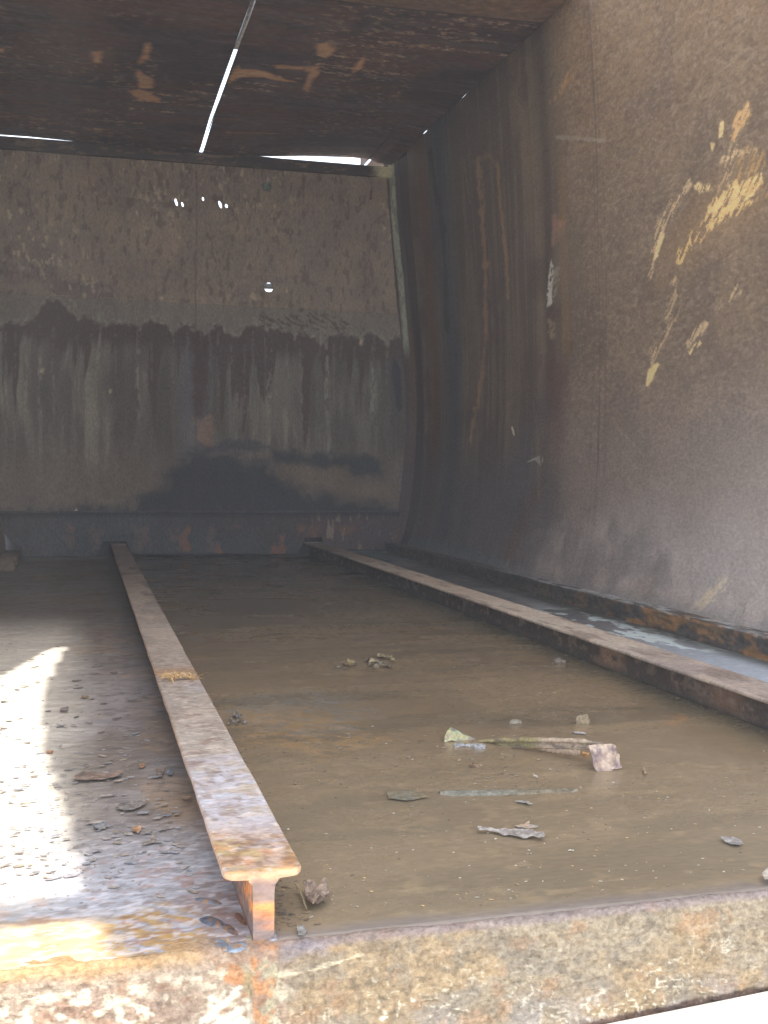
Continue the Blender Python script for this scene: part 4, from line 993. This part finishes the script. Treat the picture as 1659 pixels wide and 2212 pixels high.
# ---- sunken bar showing through the mud
def sunken():
    V = []; bm = bmesh.new(); a = atz(*CE(150, 690), .002); b = atz(*CE(1150, 665), .002)
    for i in range(81):
        s = i / 80; c = a + (b - a) * s; w = .020 * math.sin(min(1, s * 9 + .15) * math.pi / 2) * (1 - .45 * s) * (1 - .6 * ss(.94, 1, s))
        row = []
        for k in np.linspace(-1, 1, 9):
            h = .0042 * (1 - k * k) * (1 - .35 * s) + .003 * (float(fbm(c[0] * 90, k * 4, 3)) - .5)
            row.append(bm.verts.new((c[0], c[1] + k * w + .006 * (float(fbm(c[0] * 30, k, 5)) - .5), max(.0005, .0008 + h))))
        V.append(row)
    for i in range(80):
        for j in range(8): bm.faces.new((V[i][j], V[i + 1][j], V[i + 1][j + 1], V[i][j + 1]))
    me = mesh_from(bm, 'sunken_bar'); co = np.array([v.co[:] for v in me.vertices]); s = (co[:, 0] - a[0]) / (b[0] - a[0])
    C = np.tile(srgb(120, 120, 108), (len(co), 1)); C = mix(C, srgb(122, 113, 94), ss(.35, .7, s)); C = mix(C, srgb(150, 146, 136), ss(.56, .66, fbm(co[:, 0] * 70, co[:, 1] * 120, 4)) * .6)
    setcol(me, C); o = link('sunken_bar', me, M['chip']); tag(o, 'grey mud-coated bar half sunk in the mud in front of the strip', 'scrap bar')
sunken()
sheet('mud_smear', [(835, 1713), (870, 1708), (905, 1712), (925, 1722), (880, 1730), (840, 1726)], .0035, (116, 112, 98), 'dark grey smear of silt left of the sunken bar', 'silt patch', thick=.001, noise=.001, rgb2=(122, 110, 84))
# ---- leaves and scraps between the rails
sheet('dry_leaf', [CE(*p) for p in ((428, 968), (500, 962), (560, 970), (620, 958), (700, 962), (790, 968), (830, 980), (850, 1003), (905, 1008), (915, 1025), (890, 1042), (820, 1020), (740, 1022), (690, 1005), (600, 1000), (560, 982), (500, 976), (432, 985))], .003, (160, 154, 148), 'long grey dead leaf with a stalk, below the sunken bar', 'leaf', curl=.05, noise=.003, rgb2=(134, 126, 120), seed=3)
sheet('wood_sliver', [CE(*p) for p in ((690, 925), (760, 920), (805, 905), (800, 925), (865, 938), (830, 948), (720, 945))], .003, (168, 146, 122), 'small ragged tan scrap just behind the long dead leaf', 'scrap', noise=.003, rgb2=(150, 150, 148), seed=5)
sheet('dry_leaf', [(1556, 1817), (1580, 1813), (1600, 1820), (1606, 1829), (1590, 1831), (1570, 1824)], .002, (154, 150, 144), 'small grey curled leaf at the right edge of the mud', 'leaf', curl=.07, noise=.003, rgb2=(130, 124, 122), seed=6)
sheet('dry_leaf', [(1646, 1893), (1659, 1888), (1672, 1900), (1668, 1912), (1652, 1906)], .005, (150, 142, 130), 'pale leaf cut by the right frame border near the sill', 'leaf', curl=.12, noise=.003, rgb2=(120, 112, 104), seed=8)
lump('stone', atz(1258, 1558, .006), (.016, .012, .014), (150, 134, 108), None, 'angular tan stone standing in the mud near the right rail', 'stone', seed=4, rgb2=(108, 96, 78))
sheet('metal_chip', [CE(*p) for p in ((1105, 255), (1150, 244), (1205, 252), (1210, 262), (1150, 258))], .003, (176, 172, 172), 'thin pale chip right in front of the angular stone', 'chip', noise=.002, rgb2=(90, 84, 84), seed=3)
lump('stone', atz(*CE(700, 176), .003), (.013, .010, .007), (150, 142, 128), None, 'flat whitish stone behind the bent metal strip', 'stone', seed=9)
lump('mud_clod', atz(*CE(410, 490), .003), (.012, .010, .006), (140, 116, 92), None, 'brown clod in front of the green end of the strip', 'clod', seed=11)
lump('mud_clod', atz(1208, 1430, .005), (.016, .013, .011), (130, 120, 110), None, 'grey brown clod beside the foot of the right rail', 'clod', seed=13)
sheet('metal_chip', [CE(*p) for p in ((695, 752), (740, 748), (790, 755), (822, 775), (800, 778), (760, 765))], .003, (150, 150, 148), 'dark and silver sliver just below the sunken bar', 'chip', noise=.003, rgb2=(70, 68, 66), seed=9)
sheet('twig', [CE(*p) for p in ((828, 550), (838, 562), (862, 572), (858, 578), (834, 570))], .004, (196, 190, 182), 'tiny pale hooked twig in front of the strip', 'twig', noise=.001, seed=2)
sheet('grass_blade', [(1388, 1662), (1392, 1657), (1398, 1672), (1392, 1674)], .003, (160, 140, 112), 'tiny pointed husk to the right of the curled strip end', 'husk', noise=.002, seed=2)
# clump of dead leaves further back
def leafclump(cx_, cy_, n, spread, rgbs, label, seed):
    rr = random.Random(seed); c0 = atz(cx_, cy_, 0)
    t = empty('leaf_clump', tuple(c0), label, 'dead leaves')
    for i in range(n):
        px = cx_ + rr.gauss(0, spread[0]); py = cy_ + rr.gauss(0, spread[1]); r = rr.uniform(4, 10)
        pts = []
        for k in range(8):
            a = k / 8 * 2 * math.pi; q = r * rr.uniform(.6, 1.2)
            pts.append((px + q * math.cos(a), py + .38 * q * math.sin(a)))
        sheet('leaf', pts, .003 + .007 * rr.random() * (1 if i % 2 else .3), rgbs[i % len(rgbs)], parent=t, curl=rr.uniform(-.1, .35), noise=.004, sub=2, seed=i, rgb2=(90, 82, 68))
leafclump(800, 1433, 9, (22, 5), [(144, 136, 116), (170, 156, 120), (128, 120, 104)], 'clump of grey and yellow dead leaves in the mud at the back', 3)
leafclump(832, 1428, 5, (8, 7), [(184, 168, 126), (160, 148, 122)], 'upright yellowish leaf bits at the right of the dead leaf clump', 5)
leafclump(742, 1438, 4, (12, 3), [(150, 146, 130), (178, 160, 116)], 'sparse flat leaf bits at the left of the dead leaf clump', 8)
leafclump(520, 1560, 9, (16, 9), [(136, 132, 134), (120, 112, 104)], 'grey flaky heap against the right side of the left rail', 9)
# crumpled leaf under the near end of the left rail
def crumple():
    t = empty('crumpled_leaf', tuple(atz(685, 1965, 0)), 'crumpled brown leaf with a long stalk beside the near rail end', 'leaf')
    sheet('blade', [(655, 1928), (668, 1924), (690, 1930), (704, 1926), (712, 1938), (708, 1952), (700, 1964), (690, 1972), (676, 1978), (664, 1966), (660, 1945)], .004, (140, 120, 106), parent=t, curl=.22, noise=.010, sub=5, rgb2=(104, 92, 80), seed=4)
    bm = bmesh.new(); P = [(636, 1905), (648, 1925), (656, 1945), (662, 1965)]; V = []
    for i, p in enumerate(P):
        c = atz(*p, .008 + .004 * (1 - i / 3)); V.append([bm.verts.new((c[0] + .0012 * math.cos(a), c[1], c[2] + .0012 * math.sin(a))) for a in (0, 1.57, 3.14, 4.71)])
    for i in range(3):
        for j in range(4): bm.faces.new((V[i][j], V[i][(j + 1) % 4], V[i + 1][(j + 1) % 4], V[i + 1][j]))
    link('stalk', mesh_from(bm, 'stalk', (150, 134, 104)), M['chip'], t)
crumple()
sheet('fallen_chip', [(640, 2005), (652, 1998), (663, 2010), (655, 2022), (645, 2020)], .004, (122, 120, 116), 'small grey chip on the mud right behind the sill', 'chip', noise=.003, seed=4)

# ---- dry straw on the left rail
def straw():
    c0 = atz(385, 1464, .08); t = empty('straw_tuft', tuple(c0), 'frayed yellow straw tuft lying across the left rail', 'straw')
    rr = random.Random(4)
    for part, (cx_, sx_, n) in (('left_bundle', (375, 22, 46)), ('right_bundle', (417, 10, 26))):
        bm = bmesh.new()
        for i in range(n):
            px = cx_ + rr.gauss(0, sx_ * .6); py = 1465 + rr.gauss(0, 3.2)
            a = atz(px, py, .081); L_ = rr.uniform(.010, .032); an = rr.gauss(0, .7) + (math.pi if rr.random() < .5 else 0)
            b = a + np.array([math.cos(an) * L_, math.sin(an) * L_, rr.uniform(-.001, .010)]); c = (a + b) / 2 + np.array([0, 0, rr.uniform(.001, .006)])
            w = rr.uniform(.0006, .0016); prev = None
            for q in (a, c, b):
                ring = [bm.verts.new((q[0] - w * math.sin(an), q[1] + w * math.cos(an), q[2])), bm.verts.new((q[0] + w * math.sin(an), q[1] - w * math.cos(an), q[2] + .0006))]
                if prev: bm.faces.new((prev[0], prev[1], ring[1], ring[0]))
                prev = ring
        link(part.split('_')[1], mesh_from(bm, 'bundle', (212, 176, 112)), M['chip'], t, smooth=False)
straw()

# ---- paint curls sticking to the right wall
def wallbit(pts, label, rgb, name='paint_curl'):
    P = [on_wall(*p) for p in pts]; bm = bmesh.new()
    vs = [bm.verts.new((p[0] - .004 - .002 * (i % 2), p[1], p[2])) for i, p in enumerate(P)]; bm.faces.new(vs)
    bmesh.ops.triangulate(bm, faces=bm.faces[:]); r = bmesh.ops.extrude_face_region(bm, geom=bm.faces[:])
    for g in r['geom']:
        if isinstance(g, bmesh.types.BMVert): g.co.x -= .0015
    o = link(name, mesh_from(bm, name, rgb), M['chip'], smooth=False); tag(o, label, 'paint curl')
wallbit([(1105, 922), (1110, 921), (1113, 930), (1114, 942), (1109, 936)], 'small pale paint curl high on the dark part of the right wall', (220, 206, 184))
wallbit([(1137, 1000), (1155, 990), (1175, 982), (1176, 995), (1171, 1007), (1168, 1004), (1170, 990), (1152, 996)], 'hooked pale paint curl below the smaller one on the right wall', (176, 168, 156))
o = None
q = aty(799, 412, 6.535); bm = bmesh.new()
vs = [bm.verts.new((q[0] + a, 6.535 - (i % 2) * .006, q[2] + b)) for i, (a, b) in enumerate(((-.004, -.06), (.012, -.05), (.016, 0), (.006, .05), (.002, .0)))]
bm.faces.new(vs); bmesh.ops.triangulate(bm, faces=bm.faces[:])
o = link('paint_curl', mesh_from(bm, 'paint_curl', (128, 104, 82)), M['chip'], smooth=False); tag(o, 'brown paint curl near the upper right corner of the back wall', 'paint curl')

# ---- rust flakes on the left floor: large ones one by one, the rest as stuff
big = [([(292, 3062), (330, 3042), (420, 3048), (478, 3038), (484, 3050), (440, 3066), (380, 3072), (300, 3078)], (142, 122, 108), 'longest lifted rust flake, pinkish, left of the left rail'),
       ([(452, 3170), (500, 3165), (566, 3150), (572, 3168), (530, 3190), (480, 3196)], (134, 128, 124), 'broad grey rust flake nearer than the longest one'),
       ([(362, 3250), (420, 3236), (420, 3252), (385, 3268)], (128, 130, 134), 'grey curled flake between sunlight and the broad flake'),
       ([(518, 3262), (556, 3256), (558, 3268), (545, 3282), (524, 3274)], (184, 142, 106), 'orange flake lying below the broad grey flake'),
       ([(548, 3012), (566, 3008), (572, 3018), (556, 3028)], (178, 134, 98), 'small orange flake beside the end of the longest one'),
       ([(612, 3030), (650, 3022), (640, 3050), (622, 3054)], (150, 134, 120), 'tan flake near the left edge of the left rail'),
       ([(655, 3034), (682, 3032), (678, 3052), (660, 3050)], (126, 134, 148), 'round blue grey flake by the left rail edge'),
       ([(182, 2960), (210, 2958), (208, 2968), (186, 2968)], (176, 128, 84), 'small orange flake at the edge of the sunlight'),
       ([(240, 2790), (268, 2786), (272, 2796), (250, 2806), (236, 2802)], (134, 122, 116), 'grey flake furthest from the sill beside the sunlight'),
       ([(320, 2742), (346, 2740), (350, 2748), (330, 2754)], (150, 128, 96), 'tan crumb behind the other flakes, middle of the left floor'),
       ([(715, 3140), (752, 3138), (750, 3150), (722, 3150)], (168, 140, 114), 'tan flake tucked against the side of the left rail'),
       ([(590, 3300), (616, 3288), (610, 3318), (560, 3330), (556, 3322), (596, 3312)], (150, 140, 130), 'curved thin flake nearest to the sill')]
for i, (pts, rgb, lab) in enumerate(big):
    sheet('rust_flake', [(a * .5486, b * .5486) for a, b in pts], .0035, tuple(min(255, int(c * 1.08)) for c in rgb), lab, 'rust flake', curl=.02, noise=.0012, thick=.0009, seed=i, rgb2=tuple(int(c * .8) for c in rgb))
def scatter(name, label, cat, n, region, size, hue, seed, ground=.002, tall=.16, dens=None, squash=.55):
    rr = random.Random(seed); V = []; Fc = []; Cl = []
    k = 0; tries = 0
    while k < n and tries < n * 60:
        tries += 1
        px = rr.uniform(region[0], region[2]); py = rr.uniform(region[1], region[3]); p = atz(px, py, ground)
        if dens and not dens(p, rr): continue
        s = size[0] * (size[1] / size[0]) ** (rr.random() ** 1.6); m = rr.randint(5, 8); b0 = len(V)
        an = rr.gauss(0, .35); tx = rr.gauss(0, tall * .5); ty = abs(rr.gauss(0, tall)) * .4; th = s * .05 + .0002
        c = srgb(*hue[rr.randrange(len(hue))]) * rr.uniform(.75, 1.2)
        ring = []
        for j in range(m):
            a = j / m * 2 * math.pi; q = s * rr.uniform(.6, 1.1); u = q * math.cos(a); v = q * squash * math.sin(a)
            x = u * math.cos(an) - v * math.sin(an); y = u * math.sin(an) + v * math.cos(an)
            ring.append((p[0] + x, p[1] + y, ground + max(0, s * .1 - v * ty + u * tx)))
        for q in ring: V.append((q[0], q[1], q[2] - .0002)); Cl.append(c * .8)
        for q in ring: V.append((q[0], q[1], q[2] + th)); Cl.append(c)
        Fc.append([b0 + m + j for j in range(m)]); 
        for j in range(m): Fc.append([b0 + j, b0 + (j + 1) % m, b0 + m + (j + 1) % m, b0 + m + j])
        k += 1
    me = bpy.data.meshes.new(name); me.from_pydata(V, [], Fc); setcol(me, np.array(Cl))
    o = link(name, me, M['chip'], smooth=False); tag(o, label, cat, kind='stuff'); return o
scatter('rust_scale', 'fine grey brown rust scale covering the left floor', 'rust scale', 800, (-60, 1560, 480, 1965), (.0015, .011), [(156, 150, 148), (160, 152, 144), (150, 146, 148), (162, 148, 132), (152, 154, 162)], 5,
        dens=lambda p, rr: p[0] < .135 and rr.random() < (.35 + .65 * float(ss(3.0, 2.0, p[1]))) * float(ss(1.30, 1.55, p[1])))
scatter('rust_scale', 'thin dark rust scale further back on the left floor', 'rust scale', 110, (-40, 1380, 360, 1580), (.003, .014), [(112, 104, 98), (126, 116, 106), (104, 98, 96)], 6, dens=lambda p, rr: p[0] < .135)
scatter('mud_crumbs', 'loose pale and dark crumbs strewn over the mud', 'crumbs', 300, (500, 1480, 1250, 1700), (.0015, .006), [(150, 140, 120), (130, 126, 118), (168, 150, 120), (122, 112, 96)], 7,
        dens=lambda p, rr: .26 < p[0] < 1.28 and rr.random() < .25 + float(ss(.5, .62, fbm(p[0] * 4, p[1] * 4, 6))), ground=.0025)
scatter('mud_crumbs', 'sparse tiny crumbs on the near part of the mud', 'crumbs', 260, (640, 1680, 1659, 1990), (.0010, .0035), [(150, 140, 120), (190, 184, 170), (130, 112, 88), (200, 170, 120)], 8,
        dens=lambda p, rr: .25 < p[0] < 1.28 and p[1] > 1.22, ground=.002)
scatter('silt_crumbs', 'crumbs and rust bits gathered along the feet of both rails', 'crumbs', 420, (300, 1200, 1659, 2030), (.0015, .008), [(134, 118, 96), (112, 98, 82), (150, 130, 104), (104, 98, 92)], 12,
        dens=lambda p, rr: 1.21 < p[1] < 6.2 and ((.212 < p[0] < .212 + abs(rr.gauss(0, .02))) or (1.330 - abs(rr.gauss(0, .03)) < p[0] < 1.33)), ground=.002)
scatter('white_specks', 'scattered tiny white specks over the mud and channel', 'specks', 60, (480, 1280, 1659, 1980), (.0012, .0035), [(226, 222, 212), (210, 206, 196)], 9,
        dens=lambda p, rr: .25 < p[0] < 1.28 and p[1] > 1.22, ground=.0035, squash=.8)

hz = bpy.data.materials.new('veil_haze'); hz.use_nodes = True; n_ = hz.node_tree; n_.nodes.clear()  # thin volume added to imitate a veil of glare
vo_ = n_.nodes.new('ShaderNodeVolumeScatter'); vo_.inputs['Color'].default_value = (.96, .97, 1, 1); vo_.inputs['Density'].default_value = .017; vo_.inputs['Anisotropy'].default_value = 0.0
om_ = n_.nodes.new('ShaderNodeOutputMaterial'); n_.links.new(vo_.outputs[0], om_.inputs['Volume'])
bm = bmesh.new(); box(bm, (-.9, -.6, -.2), (1.98, 6.50, 2.36))
o = link('glare_veil', mesh_from(bm, 'glare_veil'), hz, smooth=False); tag(o, kind='structure')
for o in list(scene.objects):
    g = {'rust_flake': 'rust flakes lying on the left floor', 'steel_rail': 'rusty rails along the floor', 'dry_leaf': 'dead leaves lying in the mud', 'leaf_clump': 'clumps of dead leaves in the mud',
         'ceiling_panel': 'two halves of the roof', 'paint_curl': 'paint curls sticking to the walls', 'stone': 'small stones in the mud', 'mud_clod': 'clods in the mud',
         'metal_chip': 'chips in the mud'}.get(o.name.split('.')[0])
    if g and o.parent is None: o['group'] = g
# ------------------------------------------------------------------ LIGHT
w = bpy.data.worlds.new('World'); scene.world = w; w.use_nodes = True
nt = w.node_tree; bg = nt.nodes['Background']; sky = nt.nodes.new('ShaderNodeTexSky'); sky.sky_type = 'NISHITA'; sky.sun_disc = False
todir = Vector((-DX, -DY, -DZ)).normalized()
sky.sun_elevation = math.asin(todir.z); sky.sun_rotation = math.atan2(todir.x, todir.y)
sky.air_density = 1.0; sky.dust_density = 1.5; sky.ozone_density = 1.0
hs = nt.nodes.new('ShaderNodeHueSaturation'); hs.inputs['Saturation'].default_value = .38
nt.links.new(sky.outputs[0], hs.inputs['Color']); nt.links.new(hs.outputs[0], bg.inputs[0]); bg.inputs[1].default_value = .56
sd = bpy.data.lights.new('sun', 'SUN'); sd.energy = 5.0; sd.angle = math.radians(.4); sd.color = (1, .95, .87)
so = bpy.data.objects.new('sun', sd); COL.objects.link(so); so.location = (0, -3, 8)
so.rotation_euler = todir.to_track_quat('Z', 'Y').to_euler()

# ------------------------------------------------------------------ CAMERA
cd = bpy.data.cameras.new('camera'); cd.sensor_fit = 'HORIZONTAL'; cd.sensor_width = 36; cd.lens = 36 * F / 1659
cd.clip_start = .02; cd.clip_end = 500
co_ = bpy.data.objects.new('camera', cd); COL.objects.link(co_)
mw = Matrix([[RM[0][0], RM[0][1], RM[0][2], 0], [RM[1][0], RM[1][1], RM[1][2], 0], [RM[2][0], RM[2][1], RM[2][2], HC], [0, 0, 0, 1]])
co_.matrix_world = mw
scene.camera = co_
scene.view_settings.view_transform = 'Standard'; scene.view_settings.look = 'None'
scene.view_settings.exposure = 0; scene.view_settings.gamma = 1
scene.render.engine = 'CYCLES'
scene.cycles.max_bounces = 10; scene.cycles.diffuse_bounces = 8; scene.cycles.glossy_bounces = 4
scene.cycles.use_denoising = True; scene.cycles.sample_clamp_indirect = 4
